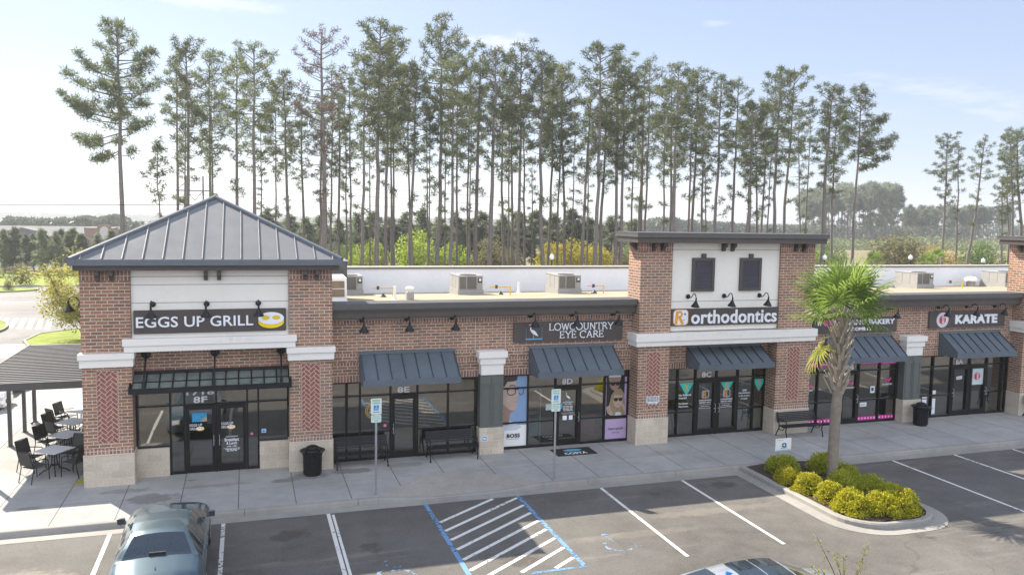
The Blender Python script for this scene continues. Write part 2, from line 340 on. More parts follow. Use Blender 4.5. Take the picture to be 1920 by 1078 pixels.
def concrete(name, base, joints=True, stains=True, agg=False, seams=False):
    g = G(name); c = g.co(); s = g.n('ShaderNodeSeparateXYZ', {0: c})
    a = g.noise(c, .5, 7, .62); b = g.noise(c, 3.2, 6, .6); f = g.noise(c, 45, 3)
    k = g.math('ADD', g.math('ADD', g.rng(a, .3, .7, .84, 1.12), g.rng(b, .3, .7, -.07, .07)), g.rng(f, .3, .7, -.05, .05))
    if agg:
        v = g.n('ShaderNodeTexVoronoi', {'Vector': c, 'Scale': 70.0}).outputs['Color']
        k = g.math('MULTIPLY', k, g.rng(g.n('ShaderNodeSeparateXYZ', {0: v}).outputs[0], 0, 1, .8, 1.15))
    if joints:
        # panels poured bay by bay differ a little in tone
        cell = g.n('ShaderNodeTexWhiteNoise', {'Vector': g.n('ShaderNodeCombineXYZ', {0: g.math('FLOOR', g.math('DIVIDE', g.math('ADD', s.outputs[0], 4.85), 1.53)), 1: g.math('FLOOR', g.math('DIVIDE', g.math('SUBTRACT', s.outputs[1], 24.4), 1.6))}).outputs[0]}, noise_dimensions='3D').outputs['Value']
        k = g.math('MULTIPLY', k, g.rng(cell, 0, 1, .93, 1.05))
    col = g.scale(base, k)
    if joints:
        def line(sock, off, per, w):
            q = g.math('ABSOLUTE', g.math('SUBTRACT', g.math('FRACT', g.math('ADD', g.math('DIVIDE', g.math('SUBTRACT', sock, off), per), .5)), .5))
            return g.rng(q, w/per*.6, w/per*1.3, 1, 0)
        j = g.math('MAXIMUM', line(s.outputs[0], -4.85, 1.53, .014), g.math('MULTIPLY', line(s.outputs[1], 24.4, 1.6, .009), .55))
        col = g.mixc(g.math('MULTIPLY', j, .8), col, (.07,.065,.06))
    if seams:
        pond = g.rng(g.noise(g.co((.25,.5,1)), 1.0, 6, .65), .5, .68)
        col = g.mixc(g.math('MULTIPLY', pond, .45), col, (.30,.25,.18))
        q = g.math('ABSOLUTE', g.math('SUBTRACT', g.math('FRACT', g.math('DIVIDE', s.outputs[0], 3.05)), .5)); q2 = g.math('ABSOLUTE', g.math('SUBTRACT', g.math('FRACT', g.math('DIVIDE', s.outputs[1], 7.3)), .5))
        col = g.mixc(g.math('MULTIPLY', g.math('MAXIMUM', g.rng(q, .008, .016, 1, 0), g.rng(q2, .006, .012, 1, 0)), .5), col, (.20,.17,.13))
    if stains:
        tot = None; nn = g.noise(c, 2.6, 5, .6)
        for x, y, rx, ry, am in STAINS:
            dx = g.math('DIVIDE', g.math('SUBTRACT', s.outputs[0], x), rx); dy = g.math('DIVIDE', g.math('SUBTRACT', s.outputs[1], y), ry)
            d = g.math('ADD', g.math('ADD', g.math('MULTIPLY', dx, dx), g.math('MULTIPLY', dy, dy)), g.math('MULTIPLY', g.math('SUBTRACT', nn, .5), 3.2))
            q = g.math('MULTIPLY', g.rng(d, .55, 1.05, 1, 0), am)
            tot = q if tot is None else g.math('MAXIMUM', tot, q)
        col = g.mixc(tot, col, (.115,.105,.092))
    return g.fin(col, .85, 0, .3, g.bump(f, .2, .006))
m_walk = concrete('sidewalk_concrete', (.335,.33,.32))
m_kerb = concrete('kerb_concrete', (.285,.272,.25), joints=False, stains=False)
m_ramp = concrete('exposed_aggregate', (.335,.31,.275), joints=False, stains=False, agg=True)
m_roof = concrete('roof_membrane', (.35,.29,.205), joints=False, stains=False, seams=True)
def paint(name, col, wear=.5):
    g = G(name); c = g.co()
    w = g.math('ADD', g.math('MULTIPLY', g.noise(c, 9, 6, .7), .6), g.math('MULTIPLY', g.noise(c, .9, 3), .4))
    f = g.rng(w, wear-.03, wear+.05)
    p = g.n('ShaderNodeBsdfPrincipled', {'Base Color': (*col, 1), 'Roughness': .75})
    t = g.n('ShaderNodeBsdfTransparent')
    mx = g.n('ShaderNodeMixShader', {0: f, 1: t.outputs[0], 2: p.outputs[0]})
    g.t.links.new(mx.outputs[0], g.out.inputs[0]); return g.m
m_pwhite = paint('white_road_paint', (.62,.61,.58), .40)
m_pblue = paint('blue_road_paint', (.13,.26,.45), .44)
m_pblue2 = paint('faded_blue_paint', (.20,.30,.42), .50)
def ground_mat(name, cols, scale=.08):
    g = G(name); c = g.co(); a = g.rng(g.noise(c, scale, 7, .6), .35, .65); b = g.noise(c, scale*12, 5)
    return g.fin(g.scale(g.mixc(a, cols[0], cols[1]), g.rng(b, .3, .7, .75, 1.25)), .95, 0, .15, g.bump(b, .4, .1))
m_ground = ground_mat('dry_ground', ((.16,.15,.075),(.24,.20,.12)))
m_lawn = ground_mat('lawn_grass', ((.19,.25,.045),(.26,.30,.06)), .15)
m_mulch = mat('brown_mulch', (.06,.042,.032), .95, var=.5, scale=14, bump=.8, bscale=60)
def water():
    g = G('lake_water'); return g.fin((.10,.12,.13), .12, 0, .6, g.bump(g.noise(g.co((.8,2.5,1)), 1.2, 4), .25, .1))
m_water = water()
# ------------------------------------------------------------------ lettering and flat graphics
def text_geo(s, bold=0.0, ext=.006):
    cu = bpy.data.curves.new('lettering', 'FONT'); cu.body = s; cu.size = 1; cu.offset = bold; cu.extrude = ext; cu.resolution_u = 3
    cu.space_character = 1.0 + bold*1.5; cu.align_x = 'CENTER'; cu.space_line = .9
    o = bpy.data.objects.new('lettering', cu); C.objects.link(o)
    bpy.context.view_layer.update()
    me = bpy.data.meshes.new_from_object(o.evaluated_get(bpy.context.evaluated_depsgraph_get()))
    v = np.array([q.co[:] for q in me.vertices]); f = [tuple(p.vertices) for p in me.polygons]
    bpy.data.objects.remove(o); bpy.data.curves.remove(cu); bpy.data.meshes.remove(me)
    return v, f
def text(mb, s, x0, x1, z0, z1, y, bold=0.0, depth=.02, flat=False):
    """letters filling x0..x1, z0..z1, their faces turned to -Y (or upwards when flat) standing depth proud of y"""
    v, f = text_geo(s, bold); lo, hi = v.min(0), v.max(0)
    X = x0+(v[:,0]-lo[0])/(hi[0]-lo[0])*(x1-x0); Z = z0+(v[:,1]-lo[1])/(hi[1]-lo[1])*(z1-z0)
    D = (v[:,2]-lo[2])/(hi[2]-lo[2])*depth
    mb.add([(a, b, y+d) if flat else (a, y-d, b) for a, b, d in zip(X, Z, D)], f)
class Flat:
    """thin shapes on an upright plane facing -Y; each new shape sits a hair prouder than the one before"""
    def __init__(s, mb, y, step=.0015, up=False): s.mb, s.y, s.step, s.k, s.up = mb, y, step, 0, up
    def pt(s, u, v): d = s.step*s.k; return (u, v, s.y+d) if s.up else (u, s.y-d, v)
    def poly(s, pts, m=None):
        s.k += 1
        if m is not None: s.mb.m = m
        s.mb.poly([s.pt(*p) for p in pts])
    def rect(s, u0, u1, v0, v1, m=None): s.poly([(u0,v0),(u1,v0),(u1,v1),(u0,v1)], m)
    def disc(s, u, v, ru, rv, m=None, n=28, a0=0, a1=360, inner=0):
        k = [R(a0+(a1-a0)*i/n) for i in range(n+1)]
        if inner:
            s.k += 1
            if m is not None: s.mb.m = m
            for a, b in zip(k[:-1], k[1:]):
                s.mb.poly([s.pt(u+ru*inner*math.cos(a), v+rv*inner*math.sin(a)), s.pt(u+ru*math.cos(a), v+rv*math.sin(a)), s.pt(u+ru*math.cos(b), v+rv*math.sin(b)), s.pt(u+ru*inner*math.cos(b), v+rv*inner*math.sin(b))])
        else:
            p = [(u+ru*math.cos(a), v+rv*math.sin(a)) for a in (k[:-1] if a1-a0 >= 360 else k)]; s.poly(p, m)
    def rrect(s, u0, u1, v0, v1, r_, m=None):
        p = []
        for cx, cy, a in ((u1-r_, v0+r_, -90), (u1-r_, v1-r_, 0), (u0+r_, v1-r_, 90), (u0+r_, v0+r_, 180)):
            p += [(cx+r_*math.cos(R(a+i*15)), cy+r_*math.sin(R(a+i*15))) for i in range(7)]
        s.poly(p, m)
    def stroke(s, pts, w, m=None, closed=False):
        s.k += 1
        if m is not None: s.mb.m = m
        P = [Vector((p[0], p[1])) for p in pts]; n = len(P); ww = w if hasattr(w, '__len__') else [w]*n; L = []; Q = []
        for i in range(n):
            a = P[(i-1) % n] if (closed or i > 0) else P[i]; b = P[(i+1) % n] if (closed or i < n-1) else P[i]
            d = (b-a).normalized(); q = Vector((-d.y, d.x))*ww[i]/2
            L.append(P[i]+q); Q.append(P[i]-q)
        for i in range(n if closed else n-1):
            j = (i+1) % n
            s.mb.poly([s.pt(*Q[i]), s.pt(*Q[j]), s.pt(*L[j]), s.pt(*L[i])])
    def bars(s, u, v, words, h, gap, m=None):     # a row of tiny illegible printing
        for wd in words: s.rect(u, u+wd, v, v+h, m); u += wd+gap

# ------------------------------------------------------------------ setting
def sheet(name, pts, m, z=0.0, kind='structure'):
    mb = MB(); mb.poly([(p[0], p[1], z) for p in pts]); return tag(mb.build(name, m), kind=kind)
def zg(y): return 0 if y < 200 else -10*min(1, (y-200)/130) if y < 330 else -10-(y-330)*.0022
mb = MB()
ys = [-60, 0, 60, 120, 170, 200, 215, 230, 250, 275, 300, 330, 400, 600, 1000, 2000, 4000]; xs = [-3000, -1000, -400, -150, -60, 0, 60, 150, 300, 500, 1000, 2500, 6000]
nx = len(xs); mb.add([(x, y, zg(y)-.03) for y in ys for x in xs], [(j*nx+i, j*nx+i+1, (j+1)*nx+i+1, (j+1)*nx+i) for j in range(len(ys)-1) for i in range(nx-1)])
tag(mb.build('ground', m_ground, smooth=True), kind='structure')
sheet('parking_lot', [(-45,-40),(75,-40),(75,22.27),(-45,22.27)], m_asph)
sheet('side_road', [(-45,22.274),(-9.35,22.274),(-9.35,46),(-9.35,97),(-60,97),(-60,22.274)], m_road, -.004)
sheet('rear_lot', [(-9.346,46.2),(75,46.2),(75,66),(-9.346,66)], m_road, -.012)
sheet('lawn', [(-70,97),(2,97),(2,119),(-70,119)], m_lawn, .02)
sheet('lake', [(-120,126),(-2,126),(4,150),(-6,190),(-120,190)], m_water, -.015)
# kerb along the lawn
mb = MB(); mb.box(-60,-6,96.6,97,-.02,.13); tag(mb.build('lawn_kerb', m_kerb), kind='structure')
# sidewalk slab with a notch where the kerb ramp drops
mb = MB(); zt = .15
top = [(-9.2,22.8),(3.54,22.8),(5.28,24.47),(6.83,24.45),(8.52,22.8),(60,22.8),(60,26.75),(-4.3,26.75),(-4.3,46),(-9.2,46)]
mb.poly([(x,y,zt) for x,y in top])
tag(mb.build('sidewalk', m_walk), kind='structure')
mb = MB()
mb.add([(5.28,24.47,.15),(6.83,24.45,.15),(6.95,22.8,.02),(5.15,22.8,.02),(3.54,22.8,.15),(8.52,22.8,.15)], [(3,2,1,0),(4,3,0),(2,5,1)])
tag(mb.build('kerb_ramp', m_ramp), kind='structure')
# kerb face (tapering at the ramp), rounded nose, gutter pan, end face of the patio
mb = MB()
def kseg(xa, xb, za, zb):
    y0, y1 = 22.795, 22.64
    prof = lambda z: [(22.80, z+.002), (22.68, z+.001), (22.655, z-.012), (22.64, max(z-.05, .006)), (22.625, .004)]
    pa, pb = prof(za), prof(zb)
    for (a, b), (c, d) in zip(zip(pa[:-1], pa[1:]), zip(pb[:-1], pb[1:])):
        mb.poly([(xa, a[0], a[1]), (xa, b[0], b[1]), (xb, d[0], d[1]), (xb, c[0], c[1])])
x = -45.0
cuts = [-45,-30,-20,-12,-9.2,-6.2,-3.15,-.1,2.95,3.54]
for a, b in zip(cuts[:-1], cuts[1:]): kseg(a+.006, b-.006, .15, .15)
kseg(3.54, 5.15, .15, .02); kseg(5.15, 6.95, .02, .02); kseg(6.95, 8.52, .02, .15)
cuts = [8.52, 10.0, 13.05, 15.1]
for a, b in zip(cuts[:-1], cuts[1:]): kseg(a+.006, b-.006, .15, .15)
cuts = [18.42, 20.5, 23.55, 26.6, 29.65, 32.7, 36, 60]
for a, b in zip(cuts[:-1], cuts[1:]): kseg(a+.006, b-.006, .15, .15)
kseg(15.1, 18.42, .15, .15)
tag(mb.build('kerb', m_kerb), kind='structure')
mb = MB()
mb.poly([(-45,22.2,.006),(15.05,22.2,.006),(15.05,22.63,.005),(-45,22.63,.005)]); mb.poly([(18.5,22.2,.006),(60,22.2,.006),(60,22.63,.005),(18.5,22.63,.005)])
tag(mb.build('gutter', m_kerb), kind='structure')
mb = MB(); mb.box(-9.35,-9.2,22.8,46,-.02,.152); tag(mb.build('patio_kerb', m_kerb), kind='structure')
# planted island: kerb ring, gutter ring, mulch bed
def ring(pts, off):
    n = len(pts); out = []
    for i in range(n):
        a, b, c = Vector(pts[i-1]), Vector(pts[i]), Vector(pts[(i+1) % n])
        d = ((b-a).normalized()+(c-b).normalized()).normalized(); out.append((b.x-d.y*-off, b.y+d.x*-off))
    return out
def island_outline(x0, x1, ya, yb, r_, n=8):      # open end at ya, round end at yb < ya
    p = [(x1, ya)]
    for i in range(n+1): t = R(0-90*i/n); p.append((x1-r_+r_*math.cos(t), yb+r_+r_*math.sin(t)))
    for i in range(n+1): t = R(-90-90*i/n); p.append((x0+r_+r_*math.cos(t), yb+r_+r_*math.sin(t)))
    p.append((x0, ya)); return p
outer = island_outline(15.42, 18.52, 22.66, 17.05, 1.15); k_in = island_outline(15.58, 18.36, 22.80, 17.21, 1.0); gut = island_outline(15.02, 18.88, 22.62, 16.68, 1.45)
mb = MB(); n = len(outer)
for i in range(n-1):
    a, b, c, d = outer[i], outer[i+1], k_in[i+1], k_in[i]
    o2 = lambda p, q, t: (p[0]+(q[0]-p[0])*t, p[1]+(q[1]-p[1])*t)
    a2, b2 = o2(a, d, .25), o2(b, c, .25)
    mb.poly([(*a,.004),(*b,.004),(*b,.115),(*a,.115)]); mb.poly([(*a,.115),(*b,.115),(*b2,.152),(*a2,.152)])
    mb.poly([(*a2,.152),(*b2,.152),(*c,.152),(*d,.152)]); mb.poly([(*d,.152),(*c,.152),(*c,.05),(*d,.05)])
tag(mb.build('island_kerb', m_kerb), kind='structure')
mb = MB()
for i in range(n-1): mb.poly([(*gut[i],.007),(*gut[i+1],.007),(*outer[i+1],.008),(*outer[i],.008)])
tag(mb.build('island_gutter', m_kerb), kind='structure')
mb = MB(); rnd = random.Random(4)
gx, gy = 26, 40; vs = []
for j in range(gy+1):
    for i in range(gx+1):
        x = 15.56+2.82*i/gx; y = 17.19+5.6*j/gy
        vs.append((x, y, .10+.05*math.sin(math.pi*i/gx)+rnd.uniform(-.012,.012)))
ins = lambda x, y: all((x-cx)**2+(y-18.21)**2 <= 1.04 for cx in (16.58, 17.36) if (y < 18.21 and ((x < cx) == (cx < 17) and ((x < 16.58) or (x > 17.36)))))
fs = []
for j in range(gy):
    for i in range(gx):
        q = (j*(gx+1)+i, j*(gx+1)+i+1, (j+1)*(gx+1)+i+1, (j+1)*(gx+1)+i)
        if all(ins(vs[k][0], vs[k][1]) for k in q): fs.append(q)
mb.add(vs, fs); tag(mb.build('mulch_bed', m_mulch, smooth=True), kind='structure')
# far islands beside the drive on the left
def island(name, pts, m):
    mb = MB(); q = ring(pts, .18); nn = len(pts)
    mb.hexa([(*p, -.02) for p in q], [(*p, .10) for p in q]); tag(mb.build(name+'_bed', m), kind='structure')
    mb = MB()
    for i in range(nn):
        j = (i+1) % nn; a, b, c, d = pts[i], pts[j], q[j], q[i]
        mb.poly([(*a,-.01),(*b,-.01),(*b,.14),(*a,.14)]); mb.poly([(*a,.14),(*b,.14),(*c,.14),(*d,.14)]); mb.poly([(*d,.14),(*c,.14),(*c,.1),(*d,.1)])
    tag(mb.build(name+'_kerb', m_kerb), kind='structure')
def ell(cx, cy, rx, ry, n=24): return [(cx+rx*math.cos(2*math.pi*i/n), cy+ry*math.sin(2*math.pi*i/n)) for i in range(n)]
island('tree_island', [(-12.2,54.3),(-9.6,53.4),(-6.5,53.2),(-4,54),(-4,60),(-8,62),(-11,61.2),(-12.7,59.4),(-12.9,56.5)], m_lawn)
island('shrub_island', ell(-26,92.5,6,2.6), m_lawn)
island('verge_island', ell(-19.5,62,3.9,6.5), m_lawn)
# painted markings
mb = MB(); ZP = .004
def line(p, q, w):
    a, b = Vector(p), Vector(q); d = (b-a).normalized(); s = Vector((-d.y, d.x))*w/2
    for t in range(6):
        u, v = a+(b-a)*t/6, a+(b-a)*(t+1)/6
        mb.poly([(*(u-s), ZP), (*(v-s), ZP), (*(v+s), ZP), (*(u+s), ZP)])
for x in (-9.1,-6.2,-3.35,-.63,2.08,10.24,13.03,21.28,24.02,26.76,29.5,32.2):
    line((x, 22.2), (x-(.0 if x < 5 else .03), 17.0), .1)
tag(mb.build('stall_line_paint', m_pwhite), kind='structure')
mb = MB(); ZP = .0045
for k in range(-1, 9):
    y0 = 22.05-k*.62   # the hatch runs down to the left
    p, q = Vector((7.48, y0)), Vector((4.88, y0-1.9))
    def clip(p, q):
        d = q-p; t0, t1 = 0, 1
        for val, dv, lo, hi in ((p.y, d.y, 17.25, 22.16),):
            ts = sorted(((lo-val)/dv, (hi-val)/dv)); t0 = max(t0, ts[0]); t1 = min(t1, ts[1])
        return (p+d*t0, p+d*t1) if t1-t0 > .03 else None
    c_ = clip(p, q)
    if c_: line(c_[0], c_[1], .11)
line((2.2,22.1),(2.2,17),.07)
tag(mb.build('hatch_paint', m_pwhite), kind='structure')
mb = MB(); ZP = .005
line((4.80,22.2),(4.80,17.0),.12); line((7.56,22.2),(7.56,17.12),.12); line((6.2,17.15),(7.49,17.15),.1)
tag(mb.build('blue_line_paint', m_pblue), kind='structure')
for cx, cy in ((8.85,18.2),(3.15,18.1)):
    mb = MB(); fl = Flat(mb, .004, .0008, up=True)
    fl.disc(cx-.05, cy+.55, .11, .11); fl.stroke([(cx-.05,cy+.42),(cx,cy+.05),(cx+.32,cy+.02),(cx+.45,cy-.32),(cx+.6,cy-.27)], .1)
    fl.stroke([(cx-.01,cy+.24),(cx+.25,cy+.22)], .08)
    fl.stroke([(cx+.02-.36*math.cos(R(a)), cy-.12-.36*math.sin(R(a))) for a in range(-50,150,12)], .09)
    tag(mb.build('wheelchair_symbol_paint', m_pblue2), kind='structure')
mb = MB(); ZP = .003                                    # crosswalk bars, stop block and lines on the side road
for k in range(7): line((-17.6+k*.62, 69.5-k*.25), (-16.6+k*.62, 63.6-k*.25), .32)
line((-40,84),(-15,80.5),.14); line((-40,70),(-17.5,70),.14)
for k in range(5): line((-14.7+k*.5, 50.6), (-14.0+k*.5, 55.6), .52)
tag(mb.build('crosswalk_paint', m_pwhite), kind='structure')

# ------------------------------------------------------------------ the shops
B = empty('strip_mall', 'long brick strip of shops with a pyramid roofed tower at its left end', 'building', (13, 26.35, 0), world=True)
YW, YP, YG = 26.35, 25.75, 26.45          # wall face, pilaster face, glass
def P(mb, name, m, parent=None, **k): return mb.build(name, m, parent or B, **k)
def pieces(name, m, parent, boxes, **k):
    for b in boxes: q = MB(); q.box(*b); P(q, name, m, parent, **k)
# low brick walls over the shopfronts
for x0, x1 in ((2.55, 13.17), (20.47, 31.2), (38.5, 55)):
    mb = MB(); mb.box(x0, x1, YW, 26.7, 2.77, 5.2); w = P(mb, 'front_wall', m_brick)
    pieces('soldier_course', m_soldier, w, [(x0+.002, x1-.002, YW-.004, YW+.05, 2.772, 2.99), (x0+.002, x1-.002, YW-.004, YW+.05, 4.66, 4.9), (x0+.002, x1-.002, YW-.003, YW+.05, 3.31, 3.41), (x0+.002, x1-.002, YW-.003, YW+.05, 3.60, 3.70)])
    mb = MB(); mb.box(x0-.0+.01, x1-.01, 25.98, 26.349, 4.9, 5.16); mb.box(x0+.01, x1-.01, 26.02, 26.349, 4.86, 4.9); mb.box(x0+.01, x1-.01, 25.94, 26.349, 5.085, 5.16); f = P(mb, 'fascia', m_trim)
    mb = MB(); mb.box(x0+.012, x1-.012, 25.86, 26.72, 5.163, 5.37); mb.box(x0+.012, x1-.012, 25.84, 25.9, 5.20, 5.225); P(mb, 'parapet_cap', m_cap)
pieces('control_joint', m_mortar, B, [(x-.012, x+.012, YW-.006, YW+.02, 3.71, 4.655) for x in (7.35, 8.42, 25.05, 26.3)])
# roof deck, rear and side parapets
zr = lambda y: 4.95-.05676*(y-26)
mb = MB(); mb.poly([(-4.2,26.7,zr(26.7)),(55,26.7,zr(26.7)),(55,44.5,zr(44.5)),(-4.2,44.5,zr(44.5))]); P(mb, 'roof', m_roof)
mb = MB(); mb.box(-4.5,55,44.5,44.85,0,5.30); mb.box(-4.5,-4.2,32.0,44.498,0,5.30); P(mb, 'rear_parapet', mat('rear_parapet_paint', (.78,.79,.82), .8, var=.06, scale=.5))
mb = MB(); mb.box(-4.6,55,44.40,44.95,5.303,5.36); mb.box(-4.6,-4.1,32.1,44.398,5.303,5.36); P(mb, 'parapet_coping', mat('coping_metal', (.55,.52,.46), .5, var=.06))
mb = MB(); mb.box(-4.6,55,44.43,44.499,5.235,5.300); P(mb, 'coping_edge', m_trim)

def clip_rect(poly, x0, x1, y0, y1):
    def cl(p, ins, inter):
        o = []
        for i in range(len(p)):
            a, b = p[i-1], p[i]
            if ins(b):
                if not ins(a): o.append(inter(a, b))
                o.append(b)
            elif ins(a): o.append(inter(a, b))
        return o
    ix = lambda c: (lambda a, b: (c, a[1]+(b[1]-a[1])*(c-a[0])/(b[0]-a[0]))); iy = lambda c: (lambda a, b: (a[0]+(b[0]-a[0])*(c-a[1])/(b[1]-a[1]), c))
    for ins, it in ((lambda p: p[0] >= x0, ix(x0)), (lambda p: p[0] <= x1, ix(x1)), (lambda p: p[1] >= y0, iy(y0)), (lambda p: p[1] <= y1, iy(y1))):
        if not poly: return poly
        poly = cl(poly, ins, it)
    return poly
def herringbone(x0, x1, z0, z1, y, parent):
    bg_ = MB(); bg_.box(x0, x1, y-.004, y+.03, z0, z1); b = P(bg_, 'herringbone_panel', m_mortar, parent)
    mb = MB(); w, L, gp = .105, .21, .019; cx, cz = (x0+x1)/2, (z0+z1)/2; s = math.sqrt(.5)
    for i in range(-30, 30):
        for j in range(-30, 30):
            for kind in (0, 1):
                ox, oy = i*w+j*2*L, i*w
                if kind == 0: r = (ox, oy, ox+L, oy+w)
                else: r = (ox+L, oy-w, ox+L+w, oy+w)
                q = [(r[0]+gp/2, r[1]+gp/2), (r[2]-gp/2, r[1]+gp/2), (r[2]-gp/2, r[3]-gp/2), (r[0]+gp/2, r[3]-gp/2)]
                q = [(cx+(u-v)*s, cz+(u+v)*s) for u, v in q]
                if max(p[0] for p in q) < x0 or min(p[0] for p in q) > x1 or max(p[1] for p in q) < z0 or min(p[1] for p in q) > z1: continue
                q = clip_rect(q, x0+.012, x1-.012, z0+.012, z1-.012)
                if len(q) >= 3: mb.poly([(u, y-.010, v) for u, v in q])
    P(mb, 'herringbone_bricks', m_herr, parent)
def bracket(parent, x, y, z):           # stepped corbel under the eave
    mb = MB(); mb.hexa([(x-.055,y,z-.30),(x-.055,y-.10,z-.30),(x-.055,y-.13,z-.20),(x-.055,y-.25,z-.13),(x-.055,y-.25,z),(x-.055,y,z)],
                       [(x+.055,y,z-.30),(x+.055,y-.10,z-.30),(x+.055,y-.13,z-.20),(x+.055,y-.25,z-.13),(x+.055,y-.25,z),(x+.055,y,z)])
    P(mb, 'bracket', m_trim, parent)
def stone_foot(parent, x0, x1, y0, y1, z1=1.06):
    mb = MB(); mb.box(x0-.025, x1+.025, y0-.03, y1, .1, z1); mb.box(x0-.03, x1+.03, y0-.04, y1-.001, z1+.001, z1+.035); P(mb, 'stone_base', m_stone, parent, bevel=.01)

# --- left tower with the pyramid roof
mb = MB(); mb.box(-4.5,-3.19,YP,26.7,1.05,6.47); mb.box(1.25,2.55,YP,26.7,1.05,6.47); mb.box(-3.188,1.248,26.3,26.7,2.75,4.2); mb.box(-4.498,-4.2,26.702,32.1,0.1,6.47); mb.box(2.3,2.548,26.702,32.1,2.9,6.47); mb.box(-4.198,2.298,31.8,32.1,0.1,6.47)
T = P(mb, 'corner_tower', m_brick)
for x0, x1 in ((-4.5,-3.19),(1.25,2.55)): pieces('soldier_course', m_soldier, T, [(x0+.001, x1-.001, YP-.005, YP+.05, 6.17, 6.468), (x0+.001, x1-.001, YP-.005, YP+.05, 1.1, 1.26)])
pieces('soldier_course', m_soldier, T, [(-3.18,1.24,26.296,26.32,3.96,4.08), (-3.18,1.24,26.296,26.32,2.755,2.9)])
for x0, x1 in ((-4.5,-3.19),(1.25,2.55)):
    stone_foot(T, x0, x1, YP, 26.55); herringbone((x0+x1)/2-.29, (x0+x1)/2+.29, 1.42, 3.56, YP-.003, T)
    mb = MB(); mb.box(x0-.085, x1+.085, YP-.16, YP+.3, 3.90, 4.07); mb.box(x0-.05, x1+.05, YP-.11, YP+.3, 3.67, 3.899); P(mb, 'pilaster_cap', m_band, T, bevel=.008)
mb = MB(); mb.box(-3.42,1.47,YP-.14,26.3,4.27,4.47); mb.box(-3.38,1.43,YP-.10,26.3,4.085,4.269); P(mb, 'trim_band', m_band, T, bevel=.008)
mb = MB(); mb.box(-3.188,1.248,25.84,26.6,4.2,6.47); P(mb, 'stucco_panel', m_eifs, T)
mb = MB()
for z in (5.50, 6.03, 6.27): mb.box(-3.187,1.247,25.836,25.85,z-.012,z+.012)
for x in (-3.18, 1.235): mb.box(x-.006,x+.006,25.835,25.85,4.47,6.46)
P(mb, 'stucco_groove', m_eifs_line, T)
for x in (-4.02,-3.66,-1.13,-.76,1.72,2.08): bracket(T, x, YP-.006 if x < -3 or x > 1.3 else 25.835, 6.46)
# hip roof
E0, E1, F0, F1 = -4.68, 2.80, 25.35, 32.85; ze, za = 6.78, 8.64; ax, ay = -.94, 29.1
mb = MB(); mb.add([(E0,F0,ze),(E1,F0,ze),(E1,F1,ze),(E0,F1,ze),(ax,ay,za)], [(0,1,4),(1,2,4),(2,3,4),(3,0,4),(3,2,1,0)]); rf = P(mb, 'hip_roof', m_roofmetal)
SL = {}; m_seam = mat('seam_metal', (.30,.29,.28), .55, .1)
for k in range(14):                      # standing seams of the four slopes
    x = E0+.27+k*(E1-E0-.54)/13; t = (x-E0)/(ax-E0) if x < ax else (E1-x)/(E1-ax)
    for y_e in (F0, F1):
        mb = SL.setdefault(('y', y_e), MB()); a = Vector((x, y_e, ze)); b = Vector((x, y_e+(ay-y_e)*t, ze+(za-ze)*t)); q = Vector((.013,0,0)); h = Vector((0,0,.045))
        mb.hexa([a-q, b-q, b+q, a+q], [a-q+h, b-q+h, b+q+h, a+q+h])
    y = F0+.27+k*(F1-F0-.54)/13; t = (y-F0)/(ay-F0) if y < ay else (F1-y)/(F1-ay)
    for x_e in (E0, E1):
        mb = SL.setdefault(('x', x_e), MB()); a = Vector((x_e, y, ze)); b = Vector((x_e+(ax-x_e)*t, y, ze+(za-ze)*t)); q = Vector((0,.013,0))
        mb.hexa([a-q, b-q, b+q, a+q], [a-q+h, b-q+h, b+q+h, a+q+h])
for mb in SL.values(): P(mb, 'roof_seams', m_seam, rf)
mb = MB()
for x_e, y_e in ((E0,F0),(E1,F0),(E1,F1),(E0,F1)):
    mb.tube([(x_e,y_e,ze+.02),(ax,ay,za+.03)], .075, 6)
P(mb, 'hip_cap', m_roofedge, rf)
mb = MB(); t = .09
mb.box(E0-.04,E1+.04,F0-.05,F0+.06,6.625,6.80); mb.box(E0-.04,E1+.04,F1-.06,F1+.05,6.625,6.80); mb.box(E0-.04,E0+.06,F0+.062,F1-.062,6.625,6.80); mb.box(E1-.06,E1+.04,F0+.062,F1-.062,6.625,6.80); P(mb, 'gutter', m_roofedge, rf)
mb = MB(); mb.box(E0+.07,E1-.07,F0+.08,F1-.08,6.472,6.62); P(mb, 'eave_fascia', m_trim, rf)

